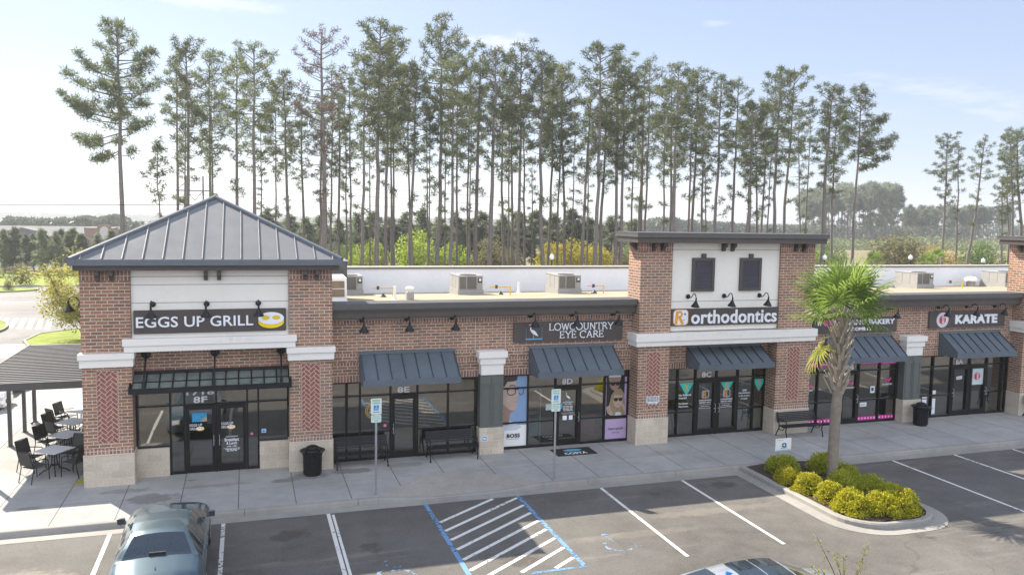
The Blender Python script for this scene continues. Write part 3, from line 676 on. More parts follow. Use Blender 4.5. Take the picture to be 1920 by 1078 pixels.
# --- flat topped towers
m_lslat = mat('louvre_slat', (.075,.07,.09), .5)
def flat_tower(x0, sign):
    xa, xb, xc, xd = x0, x0+1.25, x0+5.78, x0+7.30
    mb = MB(); mb.box(xa,xb,YP,26.7,1.05,7.38); mb.box(xc,xd,YP,26.7,1.05,7.38); mb.box(xb+.002,xc-.002,26.3,26.7,2.73,4.2)
    T = P(mb, 'flat_roof_tower', m_brick)
    for p, q in ((xa,xb),(xc,xd)): pieces('soldier_course', m_soldier, T, [(p+.001,q-.001,YP-.005,YP+.05,7.08,7.378), (p+.001,q-.001,YP-.005,YP+.05,1.1,1.26)])
    pieces('soldier_course', m_soldier, T, [(xa-.005,xa+.05,YP+.06,26.69,7.08,7.378), (xa-.005,xa+.05,YP+.06,26.34,1.1,1.26), (xb+.003,xc-.003,26.296,26.32,2.735,2.95)])
    for p, q in ((xa,xb),(xc,xd)):
        stone_foot(T, p, q, YP, 26.55); herringbone((p+q)/2-.29, (p+q)/2+.29, 1.42, 3.5, YP-.003, T)
    mb = MB(); mb.box(xa-.16,xd+.16,YP-.16,26.34,3.88,4.16); mb.box(xa-.12,xd+.12,YP-.11,26.34,3.70,3.879); P(mb, 'trim_band', m_band, T, bevel=.008)
    mb = MB(); mb.box(xb+.002,xc-.002,25.84,26.68,4.2,7.38); P(mb, 'stucco_panel', m_eifs, T)
    mb = MB()
    for z in (5.27, 7.13): mb.box(xb+.003,xc-.003,25.836,25.85,z-.012,z+.012)
    P(mb, 'stucco_groove', m_eifs_line, T)
    for x in ((xa+xb)/2-.17, (xa+xb)/2+.19, (xb+xc)/2-.19, (xb+xc)/2+.19, (xc+xd)/2-.17, (xc+xd)/2+.19): bracket(T, x, 25.835 if xb < x < xc else YP-.006, 7.379)
    mb = MB(); mb.hexa([(xa-.001,26.05,7.08),(xa-.25,26.05,7.25),(xa-.25,26.05,7.378),(xa-.001,26.05,7.378)], [(xa-.001,26.17,7.08),(xa-.25,26.17,7.25),(xa-.25,26.17,7.378),(xa-.001,26.17,7.378)]); P(mb, 'bracket', m_trim, T)
    mb = MB(); mb.box(xa-.38,xd+.12,25.27,26.9,7.382,7.57); P(mb, 'eave_fascia', m_trim, T)
    mb = MB(); mb.box(xa-.43,xd+.17,25.2,26.98,7.573,7.73); mb.box(xa-.44,xd+.18,25.19,26.99,7.70,7.735); P(mb, 'roof_slab', m_cap, T)
    cm = (xb+xc)/2
    for x in (cm-.98, cm+1.0):
        mb = MB(); mb.m = 0
        a, b, z0, z1 = x-.46, x+.46, 5.63, 6.84
        mb.box(a, a+.11, 25.77, 25.838, z0, z1); mb.box(b-.11, b, 25.77, 25.838, z0, z1); mb.box(a+.111, b-.111, 25.77, 25.838, z1-.11, z1); mb.box(a+.111, b-.111, 25.77, 25.838, z0, z0+.11); mb.box(x-.08, x+.08, 25.75, 25.838, z1+.001, z1+.15)
        lv = P(mb, 'louvre', m_trim, T)
        # slats belong to the louvre: one mesh
        mb2 = MB(); mb2.box(a+.11,b-.11,25.825,25.838,z0+.11,z1-.11); k = 0
        z = z0+.13
        while z < z1-.14: mb2.hexa([(a+.112,25.775,z),(a+.112,25.82,z+.05),(a+.112,25.82,z+.06),(a+.112,25.775,z+.012)], [(b-.112,25.775,z),(b-.112,25.82,z+.05),(b-.112,25.82,z+.06),(b-.112,25.775,z+.012)]); z += .062
        me = mb2.build('slats', m_lslat); me.name = 'louvre_slats'; me.parent = T
    return xa, xb, xc, xd
flat_tower(13.17, True); flat_tower(31.2, True)

# --- panelled pillars between the narrow shops
def pillar(x0, x1):
    mb = MB(); mb.box(x0, x1, 26.05, 26.6, 1.05, 2.87); T = P(mb, 'panelled_pillar', m_wood)
    cxx = (x0+x1)/2
    mb = MB()
    for a, b in ((x0+.06, cxx-.05), (cxx+.05, x1-.06)):
        mb.box(a, b, 26.035, 26.051, 1.15, 1.21); mb.box(a, b, 26.035, 26.051, 2.55, 2.61); mb.box(a, a+.035, 26.035, 26.051, 1.211, 2.549); mb.box(b-.035, b, 26.035, 26.051, 1.211, 2.549)
    mb.box(cxx-.02, cxx+.02, 26.03, 26.051, 1.06, 2.86); P(mb, 'panel_moulding', m_wood, T)
    mb = MB(); mb.box(x0-.03, x1+.03, 25.98, 26.6, .1, 1.06); P(mb, 'stone_base', m_stone, T, bevel=.01)
    mb = MB(); mb.box(x0+.01, x1-.01, 26.01, 26.34, 2.872, 3.24); mb.box(x0-.04, x1+.04, 25.96, 26.34, 3.241, 3.46); mb.box(x0-.10, x1+.10, 25.90, 26.34, 3.461, 3.68); P(mb, 'capital', m_band, T, bevel=.008)
pillar(7.47, 8.28); pillar(25.3, 26.15)

# --- awnings
def awning(x0, x1, zt_, n):
    yt, yb, zb, zv = 26.34, 25.38, 3.0, 2.80
    mb = MB(); m = .02
    mb.hexa([(x0,yt,zt_),(x0,yt,zt_-.05),(x0,yb+.03,zv),(x0,yb,zv),(x0,yb,zb)], [(x1,yt,zt_),(x1,yt,zt_-.05),(x1,yb+.03,zv),(x1,yb,zv),(x1,yb,zb)])
    A = P(mb, 'awning', m_awn)
    mb = MB()
    mb.hexa([(x0-.012,yt-.001,zt_-.02),(x0-.012,yt-.001,zv+.01),(x0-.012,yb-.005,zv+.01),(x0-.012,yb-.005,zb-.02)], [(x0-.003,yt-.001,zt_-.02),(x0-.003,yt-.001,zv+.01),(x0-.003,yb-.005,zv+.01),(x0-.003,yb-.005,zb-.02)])
    P(mb, 'side_panel', m_awn, A); mb = MB()
    mb.hexa([(x1+.003,yt-.001,zt_-.02),(x1+.003,yt-.001,zv+.01),(x1+.003,yb-.005,zv+.01),(x1+.003,yb-.005,zb-.02)], [(x1+.012,yt-.001,zt_-.02),(x1+.012,yt-.001,zv+.01),(x1+.012,yb-.005,zv+.01),(x1+.012,yb-.005,zb-.02)])
    P(mb, 'side_panel', m_awn, A)
    mb = MB()
    for k in range(n+1):
        x = x0+.03+(x1-x0-.06)*k/n
        q = .012; dz = .028
        mb.hexa([(x-q,yt-.02,zt_-.015),(x-q,yb,zb+.002),(x+q,yb,zb+.002),(x+q,yt-.02,zt_-.015)], [(x-q,yt-.02,zt_+dz),(x-q,yb-.008,zb+dz),(x+q,yb-.008,zb+dz),(x+q,yt-.02,zt_+dz)])
    P(mb, 'awning_seams', m_awnseam, A)
    mb = MB(); mb.box(x0-.02,x1+.02,yt-.07,yt-.001,zt_-.03,zt_+.07); P(mb, 'head_flashing', m_awn, A)
    mb = MB(); mb.box(x0-.005,x1+.005,yb-.022,yb-.002,zv-.005,zb-.012); P(mb, 'valance', m_awn, A)
awning(3.47, 6.62, 3.70, 7); awning(9.29, 12.45, 3.70, 7); awning(21.6, 24.78, 3.70, 7); awning(27.28, 30.45, 3.70, 7)
awning(15.42, 18.6, 3.52, 7)
# metal canopy of the first shop, hung on three rods
mb = MB(); y0, y1 = 25.46, 26.29
mb.box(-3.26,1.30,y0-.04,y0,2.885,3.05); [mb.hexa([(a,y0+.001,2.9),(a+.04,y0+.001,2.9),(a+.04,y1,3.2),(a,y1,3.2)], [(a,y0+.001,3.05),(a+.04,y0+.001,3.05),(a+.04,y1,3.42),(a,y1,3.42)]) for a in (-3.26,1.26)]; mb.box(-3.219,1.259,y1-.05,y1-.001,3.2,3.42)
CA = P(mb, 'canopy', m_black)
mb = MB(); mb.hexa([(-3.219,y0+.002,2.93),(1.259,y0+.002,2.93),(1.259,y1-.051,3.30),(-3.219,y1-.051,3.30)], [(-3.219,y0+.002,2.945),(1.259,y0+.002,2.945),(1.259,y1-.051,3.315),(-3.219,y1-.051,3.315)]); P(mb, 'canopy_deck', mat('canopy_deck_metal', (.17,.20,.19), .35, .2, var=.3, scale=4), CA)
mb = MB()
for k in range(13): x = -3.2+4.44*k/12; mb.hexa([(x-.018,y0+.003,2.946),(x+.018,y0+.003,2.946),(x+.018,y1-.052,3.316),(x-.018,y1-.052,3.316)], [(x-.018,y0+.003,2.99),(x+.018,y0+.003,2.99),(x+.018,y1-.052,3.36),(x-.018,y1-.052,3.36)])
mb.box(-3.2,1.24,25.86,25.89,3.13,3.17); P(mb, 'canopy_ribs', m_black, CA)
for x in (-2.86,-.92,1.02):
    mb = MB(); mb.lathe([(.0,0),(.14,0),(.14,.02),(.06,.035),(.05,.06),(0,.06)], (x,26.295,3.92), 16, (0,-1,0)); P(mb, 'rod_plate', m_black, CA, smooth=40)
    mb = MB(); mb.tube([(x,26.24,3.91),(x-.02,25.58,3.02)], .026, 8); mb.tube([(x-.014,25.72,3.2),(x-.02,25.55,2.98)], .045, 8); P(mb, 'support_rod', m_black, CA, smooth=40)

# --- shopfronts
def shopfront(xs, x0, x1, doors, ztop, bars_, solid=(), sill=None, num=None, skip_low=()):
    """xs mullions between x0 and x1; doors = list of (xa, xb, handle side); bars_ = heights of the rails"""
    fy0, fy1 = 26.38, 26.50
    mb = MB(); w = .055; zb = .15
    edges = [x0]+list(xs)+[x1]
    isdoor = lambda a, b: any(abs(a-d[0]) < .03 and abs(b-d[1]) < .03 for d in doors)
    for x in edges:
        lo = zb
        mb.box(x-w/2, x+w/2, fy0, fy1, lo, ztop)
    for a, b in zip(edges[:-1], edges[1:]):
        base = sill if (sill and (a, b) in solid) else None
        zs = [ztop-.05] + [z for z in bars_ if not (isdoor(a, b) and z < 2)] + ([] if isdoor(a, b) else [(base or zb)+.001])
        for z in zs:
            if base and z < base: continue
            h = .09 if abs(z-zb) < .01 else .05
            mb.box(a+w/2+.0005, b-w/2-.0005, fy0+.004, fy1-.004, z, z+h)
    S = P(mb, 'shopfront', m_frame)
    mb = MB(); mb.poly([(x0,YG,zb),(x1,YG,zb),(x1,YG,ztop),(x0,YG,ztop)]); P(mb, 'glass_pane', m_glass, S)
    for a, b, hs in doors:
        mb = MB(); st = .10; a2, b2 = a+w/2+.006, b-w/2-.006; d0, d1 = 26.37, 26.43
        mb.box(a2, a2+st, d0, d1, zb+.02, 2.26); mb.box(b2-st, b2, d0, d1, zb+.02, 2.26); mb.box(a2+st+.0005, b2-st-.0005, d0, d1, 2.13, 2.26); mb.box(a2+st+.0005, b2-st-.0005, d0, d1, zb+.02, zb+.24)
        D = P(mb, 'door', m_frame, S)
        xh = a2+.05 if hs < 0 else b2-.05
        mb.m = 0; mb2 = MB(); mb2.tube([(xh,26.37,1.0),(xh,26.30,1.0),(xh,26.30,1.32),(xh,26.37,1.32)], .014, 6); mb2.lathe([(0,0),(.025,0),(.025,.015),(0,.02)], (xh+(.0),26.372,1.14), 10, (0,-1,0))
        h = mb2.build('door_handle', m_gray); h.parent = S; h.location = (0,0,0)
    if num:
        mb = MB(); text(mb, '1718', num[1]-.30, num[1]+.30, 2.575, 2.745, YG-.012, .02, .004); text(mb, num[0], num[1]-.20, num[1]+.20, 2.33, 2.53, YG-.012, .025, .004); P(mb, 'suite_number', m_decal, S)
    # the room behind the glass
    mb = MB(); mb.poly([(x0,30.6,.1),(x1,30.6,.1),(x1,30.6,2.95),(x0,30.6,2.95)]); mb.poly([(x0,26.72,.1),(x1,26.72,.1),(x1,30.6,.1),(x0,30.6,.1)]); mb.poly([(x0+.01,26.72,.1),(x0+.01,30.6,.1),(x0+.01,30.6,2.95),(x0+.01,26.72,2.95)]); mb.poly([(x1-.01,26.72,.1),(x1-.01,30.6,.1),(x1-.01,30.6,2.95),(x1-.01,26.72,2.95)]); mb.poly([(x0,26.72,2.95),(x1,26.72,2.95),(x1,30.6,2.95),(x0,30.6,2.95)])
    P(mb, 'shop_room', m_intw, S)
    return S
S8F = shopfront([-2.23,-1.83,-.91,.0,.33], -3.17, 1.23, [(-1.83,-.91,1),(-.91,.0,-1)], 2.75, [2.27], solid=((-3.17,-2.23),(.33,1.23)), sill=1.02, num=None)
mb = MB(); text(mb, '1718', -1.77, -.97, 2.575, 2.75, YG-.012, .02, .004); text(mb, '8F', -1.57, -1.17, 2.33, 2.53, YG-.012, .025, .004); P(mb, 'suite_number', m_decal, S8F)
pieces('bulkhead_stone', m_stone, S8F, [(-3.188,-2.26,26.28,26.37,.1,1.03), (.36,1.248,26.28,26.37,.1,1.03)])
S8E = shopfront([3.05,3.5,4.5,5.4,6.45], 2.57, 7.45, [(4.5,5.4,-1)], 2.77, [2.27,1.06], num=('8E',4.93))
S8D = shopfront([9.3,10.33,11.28,12.23], 8.30, 13.15, [(10.33,11.28,1)], 2.77, [2.27,1.05], num=('8D',10.78))
S8C = shopfront([15.17,15.92,16.83,17.75,18.45], 14.44, 18.94, [(15.92,16.83,1),(16.83,17.75,-1)], 2.74, [2.27,1.04], num=('8C',16.40))
S8B = shopfront([21.4,22.5,23.37,24.4], 20.49, 25.28, [(22.5,23.37,1)], 2.77, [2.27,1.06], num=('8B',22.93))
S8A = shopfront([27.13,28.12,29.1,30.04,30.9], 26.17, 31.18, [(28.12,29.1,-1),(29.1,30.04,1)], 2.77, [2.27,1.06], num=('8A',28.55))
shopfront([33.4,34.3,35.25,36.1], 32.47, 36.97, [(34.3,35.25,-1)], 2.74, [2.27,1.04])
# ------------------------------------------------------------------ signs on the fronts
def sign_root(name, label, x, z, y): return empty(name, label, 'sign', (x, y, z), world=True)
def board(parent, x0, x1, z0, z1, y, d=.07, r_=.03):
    mb = MB(); k = []
    for cx, cz, a in ((x1-r_,z0+r_,-90),(x1-r_,z1-r_,0),(x0+r_,z1-r_,90),(x0+r_,z0+r_,180)): k += [(cx+r_*math.cos(R(a+i*30)), cz+r_*math.sin(R(a+i*30))) for i in range(4)]
    mb.hexa([(u,y,v) for u,v in k], [(u,y-d,v) for u,v in k]); return mb.build('sign_board', m_signbrown, parent)
def egg(parent, cx, cz, s, y, thick=.03):
    mb = MB(); ell_ = lambda u, v, ru, rv, n=36: [(u+ru*math.cos(2*math.pi*i/n), v+rv*math.sin(2*math.pi*i/n)) for i in range(n)]
    def slab(pts, ya, yb, m): mb.m = m; mb.hexa([(u,ya,v) for u,v in pts], [(u,yb,v) for u,v in pts])
    lower = [(cx+1.0*s*math.cos(R(a)), cz-.17*s+.50*s*math.sin(R(a))) for a in range(180,361,6)] + [(cx+1.0*s*math.cos(R(a)), cz+.0*s+.50*s*math.sin(R(a))) for a in range(0,181,12)]
    slab([(u, v-.08*s) for u, v in lower], y, y-thick, 0)
    slab(ell_(cx, cz+.06*s, 1.0*s, .50*s), y-thick-.001, y-thick-.012, 1)
    slab(ell_(cx-.43*s, cz+.12*s, .31*s, .18*s), y-thick-.013, y-thick-.02, 2); slab(ell_(cx+.40*s, cz+.12*s, .31*s, .18*s), y-thick-.013, y-thick-.02, 2)
    return mb.build('fried_egg_logo', [m_egg, m_letter, m_yolk], parent)
s1 = sign_root('shop_sign', 'dark brown sign with white capitals and a fried egg logo on the pyramid roofed tower', -.98, 4.62, 25.8)
board(s1, -3.12, 1.16, 4.60, 5.29, 25.825)
mb = MB(); text(mb, 'EGGS UP GRILL', -3.05, .20, 4.785, 5.10, 25.755, .012, .035); mb.build('lettering', m_letter, s1); egg(s1, .72, 4.97, .375, 25.755)
# serif capitals drawn stroke by stroke
SER = {'L': [[(.12,0),(.12,1)],[(.0,.03),(.62,.03)],[(.60,.0),(.60,.2)],[(0,.975),(.26,.975)]],
 'O': 'O', 'W': [[(.08,1),(.32,0)],[(.32,0),(.54,.95)],[(.54,.95),(.76,0)],[(.76,0),(1.0,1)],[(-.03,.975),(.2,.975)],[(.88,.975),(1.1,.975)]],
 'C': 'C', 'U': 'U', 'N': [[(.12,0),(.12,1)],[(.12,1),(.72,0)],[(.72,0),(.72,1)],[(0,.025),(.26,.025)],[(.58,.975),(.86,.975)]],
 'T': [[(.4,0),(.4,1)],[(0,.97),(.8,.97)],[(.02,.98),(.02,.78)],[(.78,.98),(.78,.78)],[(.26,.025),(.54,.025)]],
 'R': [[(.12,0),(.12,1)],[(.12,.97),(.42,.96),(.56,.86),(.58,.74),(.52,.6),(.40,.52),(.12,.50)],[(.36,.52),(.74,0)],[(0,.025),(.26,.025)]],
 'Y': [[(.05,1),(.4,.48)],[(.76,1),(.4,.48)],[(.4,.5),(.4,0)],[(-.04,.975),(.2,.975)],[(.62,.975),(.86,.975)],[(.27,.025),(.54,.025)]],
 'E': [[(.12,0),(.12,1)],[(.0,.03),(.62,.03)],[(0,.97),(.58,.97)],[(.12,.51),(.44,.51)],[(.6,0),(.6,.2)],[(.56,1),(.56,.8)],[(.44,.4),(.44,.62)]],
 'A': [[(.08,0),(.40,1)],[(.40,1),(.74,0)],[(.18,.34),(.62,.34)],[(-.02,.025),(.2,.025)],[(.6,.025),(.88,.025)]]}
SERW = {'L':.72,'O':.98,'W':1.14,'C':.9,'U':.92,'N':.92,'T':.84,'R':.80,'Y':.84,'E':.74,'A':.9,' ':.42}
def serif(mb, s, x0, x1, z0, z1, y):
    tot = sum(SERW[c] for c in s); kx = (x1-x0)/tot; h = z1-z0; x = x0; fl = Flat(mb, y, .0008); th = h*.15
    for c in s:
        if c != ' ':
            g_ = SER[c]
            if g_ == 'O': g_ = [[(.45+.42*math.cos(R(a)), .5+.5*math.sin(R(a))) for a in range(0,361,20)]]
            elif g_ == 'C': g_ = [[(.46+.43*math.cos(R(a)), .5+.5*math.sin(R(a))) for a in range(48,320,16)], [(.76,.98),(.76,.70)]]
            elif g_ == 'U': g_ = [[(.14,1),(.14,.34),(.2,.13),(.36,.02),(.54,.04),(.66,.16),(.70,.36),(.70,1)], [(0,.975),(.28,.975)], [(.58,.975),(.84,.975)]]
            for st in g_:
                fl.k += 0
                horiz = len(st) == 2 and abs(st[0][1]-st[1][1]) < .02
                fl.stroke([(x+p[0]*kx, z0+p[1]*h) for p in st], th*(.5 if horiz else .95))
        x += SERW[c]*kx
def egret(fl, cx, cz, s, m):
    fl.poly([(cx+u*s, cz+v*s) for u, v in [(-.16,.40),(-.10,.30),(0,.31),(.16,.25),(.36,.06),(.62,-.36),(.36,-.27),(.05,-.10),(-.14,.08),(-.22,.24)]], m)
    fl.stroke([(cx+u*s, cz+v*s) for u, v in [(-.12,.22),(-.22,.34),(-.25,.46),(-.17,.62),(-.13,.74),(-.18,.84),(-.27,.84)]], [.16*s,.13*s,.10*s,.09*s,.08*s,.11*s,.10*s], m)
    fl.stroke([(cx+u*s, cz+v*s) for u, v in [(-.26,.84),(-.42,.77)]], [.06*s,.02*s], m)
    fl.stroke([(cx+u*s, cz+v*s) for u, v in [(.1,-.12),(.1,-.55)]], .025*s, m)
s2 = sign_root('shop_sign', 'dark brown sign with a white wading bird and serif capitals above an awning', 10.75, 3.9, 26.3)
board(s2, 8.70, 12.80, 3.90, 4.60, 26.345)
for q_ in (('LOWCOUNTRY', 9.98, 12.42, 4.29, 4.53), ('EYE CARE', 10.38, 12.06, 4.01, 4.25)): mb = MB(); serif(mb, *q_, 26.27); mb.build('lettering', m_letter, s2)
mb = MB(); fl = Flat(mb, 26.27); egret(fl, 9.38, 4.22, .34, 0); fl.rect(9.12, 9.74, 3.985, 4.03, 1); fl.rect(9.135, 9.143, 4.03, 4.4, 1); fl.rect(9.715, 9.723, 4.03, 4.4, 1); mb.build('bird_logo', [m_letter, m_ltblue], s2)
s3 = sign_root('shop_sign', 'dark sign with a rounded orange letter logo and large white lower case letters', 16.7, 4.39, 25.8)
board(s3, 14.45, 18.93, 4.39, 5.01, 25.825, r_=.01)
mb = MB(); text(mb, 'orthodontics', 15.24, 18.86, 4.45, 4.95, 25.755, .022, .03); mb.build('lettering', m_letter, s3)
mb = MB(); fl = Flat(mb, 25.753); fl.rrect(14.52, 15.13, 4.42, 4.985, .14, 0); fl.rrect(14.54, 15.11, 4.44, 4.965, .125, 1)
fl.stroke([(14.63,4.46),(14.68,4.93)], .115, 0); fl.stroke([(14.70,4.895),(14.82,4.90),(14.87,4.83),(14.83,4.74),(14.72,4.70)], .085, 0); fl.stroke([(14.77,4.70),(14.91,4.46)], .11, 0)
fl.disc(14.99, 4.82, .042, .042, 2); fl.stroke([(14.90,4.61),(14.95,4.60),(15.0,4.63)], .014, 3); mb.build('letter_logo', [m_orange, m_letter, m_blue, m_signbrown], s3)
s4 = sign_root('shop_sign', 'dark brown sign with white capitals and pink paw prints, partly behind the palm', 23.0, 3.88, 26.3)
board(s4, 20.95, 25.0, 3.84, 4.46, 26.345)
for q_ in (('W', 21.10, 21.36, 4.17, 4.37), ('F', 21.92, 22.06, 4.17, 4.37), ('GANG BAKERY', 22.45, 24.86, 4.17, 4.38), ('& GROOMING', 22.2, 23.72, 3.93, 4.07)): mb = MB(); text(mb, *q_, 26.275, .03, .03); mb.build('lettering', m_letter, s4)
for px in (21.52, 21.78):
    mb = MB(); fl = Flat(mb, 26.273)
    fl.disc(px, 4.23, .10, .075)
    for dx, dz in ((-.09,.085),(-.032,.125),(.032,.125),(.09,.085)): fl.disc(px+dx, 4.23+dz, .03, .038, n=12)
    mb.build('paw_print', m_pink, s4)
s5 = sign_root('shop_sign', 'dark brown sign with a round red and white emblem and bold white capitals', 28.65, 3.92, 26.3)
board(s5, 26.65, 30.7, 3.92, 4.62, 26.345)
mb = MB(); text(mb, 'KARATE', 27.98, 30.25, 4.08, 4.46, 26.275, .05, .035); mb.build('lettering', m_letter, s5)
def emblem(fl, cx, cz, s, w, r_, k):
    fl.disc(cx, cz, s, s, w); fl.disc(cx, cz, s*.9, s*.9, k, inner=.975); fl.disc(cx, cz, s*.58, s*.58, r_)
    for i in range(20):
        a = 2*math.pi*i/20; q = s*.75; d = s*.07
        fl.poly([(cx+q*math.cos(a)-d*.4, cz+q*math.sin(a)-d), (cx+q*math.cos(a)+d*.4, cz+q*math.sin(a)-d), (cx+q*math.cos(a)+d*.4, cz+q*math.sin(a)+d), (cx+q*math.cos(a)-d*.4, cz+q*math.sin(a)+d)], k)
    L_ = lambda p, t: fl.stroke([(cx+u*s, cz+v*s) for u, v in p], t*s, w)
    L_([(0,.52),(0,.42)], .09); L_([(-.24,.40),(.24,.40)], .07); L_([(-.1,.36),(-.22,.24)], .06); L_([(.1,.36),(.22,.24)], .06); L_([(-.18,.2),(.18,.2)], .06); L_([(0,.2),(0,.06)], .07); L_([(-.22,.05),(.22,.05)], .07)
    L_([(-.16,-.08),(.16,-.08)], .06); L_([(-.22,-.22),(.22,-.22)], .06); L_([(0,-.04),(0,-.5)], .07); L_([(0,-.24),(-.22,-.44)], .06); L_([(0,-.24),(.22,-.44)], .06)
m_navy = mat('navy_print', (.03,.04,.10), .5)
mb = MB(); fl = Flat(mb, 26.272, .001); emblem(fl, 27.33, 4.26, .31, 0, 1, 2); mb.build('round_emblem', [m_letter, m_red, m_navy], s5)

# ------------------------------------------------------------------ gooseneck wall lamps
def lamp_proto():
    r_ = empty('wall_lamp', 'x', 'wall lamp', group='black gooseneck lamps over the shop signs')
    mb = MB(); mb.lathe([(0,0),(.085,0),(.085,.02),(.07,.05),(.03,.065),(0,.065)], (0,0,0), 18, (0,-1,0)); mb.build('wall_plate', m_black, r_, smooth=40)
    mb = MB(); mb.tube([(0,-.04,0),(0,-.16,-.035),(0,-.26,.0),(0,-.34,.09),(0,-.42,.14),(0,-.50,.12),(0,-.55,.04),(0,-.56,-.08)], .017, 8); mb.build('gooseneck_arm', m_black, r_, smooth=True)
    mb = MB(); ax = Vector((0,.16,-1)).normalized()
    mb.lathe([(0,-.09),(.028,-.09),(.03,.0),(.05,.05),(.10,.14),(.15,.215),(.155,.235),(.145,.23),(.09,.13),(0,.05)], (0,-.56,-.09), 20, ax); mb.build('lamp_shade', m_black, r_, smooth=40)
    return r_
LP = lamp_proto(); used = 0
LAMPS = [(-2.60,25.83,5.46,'above the fried egg sign, left one of its three'),(-1.12,25.83,5.45,'above the fried egg sign, middle one of its three'),(.35,25.83,5.45,'above the fried egg sign, covering the egg logo'),
 (3.54,26.34,4.80,'on the brick wall above the 8E awning, nearest the corner tower'),(5.0,26.34,4.80,'on the brick wall above the middle of the 8E awning'),(6.53,26.34,4.80,'on the brick wall above the 8E awning, nearest the panelled pillar'),
 (9.29,26.34,4.82,'hanging over the white bird of the bird sign'),(10.83,26.34,4.82,'hanging over the middle of the bird sign'),(12.40,26.34,4.82,'at the right end of the bird sign'),
 (15.13,25.83,5.45,'on pale stucco below the left louvre'),(16.62,25.83,5.45,'on pale stucco between the two louvres'),(18.13,25.83,5.45,'on pale stucco below the right louvre'),
 (21.5,26.34,4.80,'over the paw print sign, behind the left palm fronds'),(22.95,26.34,4.80,'over the paw print sign, behind the palm crown'),(24.55,26.34,4.80,'at the right end of the paw print sign beside the palm'),
 (27.12,26.34,4.80,'over the round emblem of the red emblem sign'),(28.62,26.34,4.80,'over the middle of the red emblem sign'),(30.14,26.34,4.80,'at the right end of the red emblem sign')]
for i, (x, y, z, w) in enumerate(LAMPS):
    o = LP if i == 0 else copy_tree(LP); place(o, (x, y, z), 0, 'black gooseneck lamp '+w, group='black gooseneck lamps over the shop signs')
for y, w in ((27.2,'nearer the front corner'),(29.2,'further back')):
    o = copy_tree(LP); place(o, (-4.5, y, 5.45), R(-90), 'black gooseneck lamp on the side wall of the corner tower, '+w)

# ------------------------------------------------------------------ posters, stickers and things in the windows
m_skin = mat('poster_skin', (.46,.34,.285), .5, var=.10, scale=4); m_skin2 = mat('poster_skin_shadow', (.30,.19,.15), .5, var=.05); m_hair = mat('poster_hair', (.035,.027,.025), .5); m_pblue3 = mat('poster_blue', (.22,.33,.52), .5, var=.06)
m_blond = mat('poster_blond_hair', (.30,.215,.125), .5, var=.4, scale=14); m_lilac = mat('poster_lilac', (.48,.36,.56), .5, var=.03); m_blk = mat('poster_black', (.015,.015,.018), .4); m_shirt = mat('poster_shirt', (.55,.58,.64), .5, var=.06)
def poster(name, label, cat, x, z): return empty(name, label, cat, (x, 26.42, z), world=True)
YS = YG-.014
pA = poster('window_poster', 'tall blue poster of a man in profile with glasses, beside the pillar', 'poster', 8.87, .2)
mb = MB(); fl = Flat(mb, YS, .001); M_ = dict(bg=0, sk=1, sh=2, ha=3, wh=4, st=5, bk=6)
fl.rect(8.33,9.27,.2,2.72,0); fl.rect(8.33,9.27,.2,.98,4)
fl.poly([(8.33,1.05),(8.33,.80),(8.9,.80),(9.1,.9),(8.92,1.02),(8.7,1.14)],5)
fl.poly([(8.33,1.0),(8.62,1.0),(8.66,1.45),(8.33,1.5)],2)
fl.poly([(8.33,2.6),(8.80,2.62),(8.86,2.45),(8.87,2.3),(8.98,2.02),(8.92,1.96),(8.90,1.90),(8.93,1.83),(8.90,1.75),(8.91,1.66),(8.84,1.50),(8.66,1.40),(8.33,1.56)],1)
fl.poly([(8.33,1.85),(8.45,1.7),(8.66,1.52),(8.84,1.5),(8.66,1.40),(8.33,1.56)],2)
fl.poly([(8.33,2.72),(8.92,2.72),(8.9,2.58),(8.8,2.53),(8.55,2.52),(8.45,2.36),(8.33,2.3)],3)
fl.stroke([(8.58+.155*math.cos(R(a))+.12, 2.17+.125*math.sin(R(a))) for a in range(0,361,20)],.03,6); fl.stroke([(8.33,2.30),(8.56,2.26)],.035,6)
fl.poly([(8.84,2.27),(8.96,2.27),(8.96,2.235),(8.84,2.235)],6); fl.stroke([(8.97,2.27),(9.15,2.3),(9.12,2.08),(9.02,2.04),(8.98,2.12)],.028,6)
fl.stroke([(8.62,2.37),(8.74,2.40),(8.84,2.36)],.03,3); fl.stroke([(8.78,1.80),(8.92,1.81)],.018,2)
pm = [m_pblue3,m_skin,m_skin2,m_hair,m_white,m_shirt,m_blk]; mb.build('printed_sheet', pm, pA)
mb = MB(); text(mb, 'BOSS', 8.55, 9.03, .55, .69, YS-.03, .03, .003); text(mb, 'HUGO BOSS', 8.57, 9.01, .49, .51, YS-.03, .0, .003); mb.build('lettering', m_blk, pA)
pB = poster('window_poster', 'tall lilac poster of two women in sunglasses, right end of shop 8D', 'poster', 12.7, .2)
mb = MB(); fl = Flat(mb, YS, .001); x0 = 12.26
fl.rect(x0,13.12,.2,2.72,6); fl.rect(x0,13.12,.2,.97,4); fl.rect(13.02,13.10,1.1,2.5,4); fl.rect(x0,x0+.04,1.1,2.5,4)
fl.disc(12.62,2.45,.24,.2,3); fl.disc(12.62,2.28,.20,.26,2); fl.disc(12.62,2.5,.25,.14,5,a0=0,a1=180)
fl.disc(12.55,2.26,.09,.07,6); fl.disc(12.74,2.26,.08,.07,6)
fl.poly([(12.45,1.05),(12.42,1.5),(12.5,1.85),(12.65,2.05),(12.85,2.08),(13.0,1.9),(13.05,1.5),(13.04,1.05)],3); fl.disc(12.76,1.66,.185,.27,1); fl.poly([(12.6,1.9),(12.76,2.05),(12.93,1.9),(12.85,1.82),(12.68,1.84)],3)
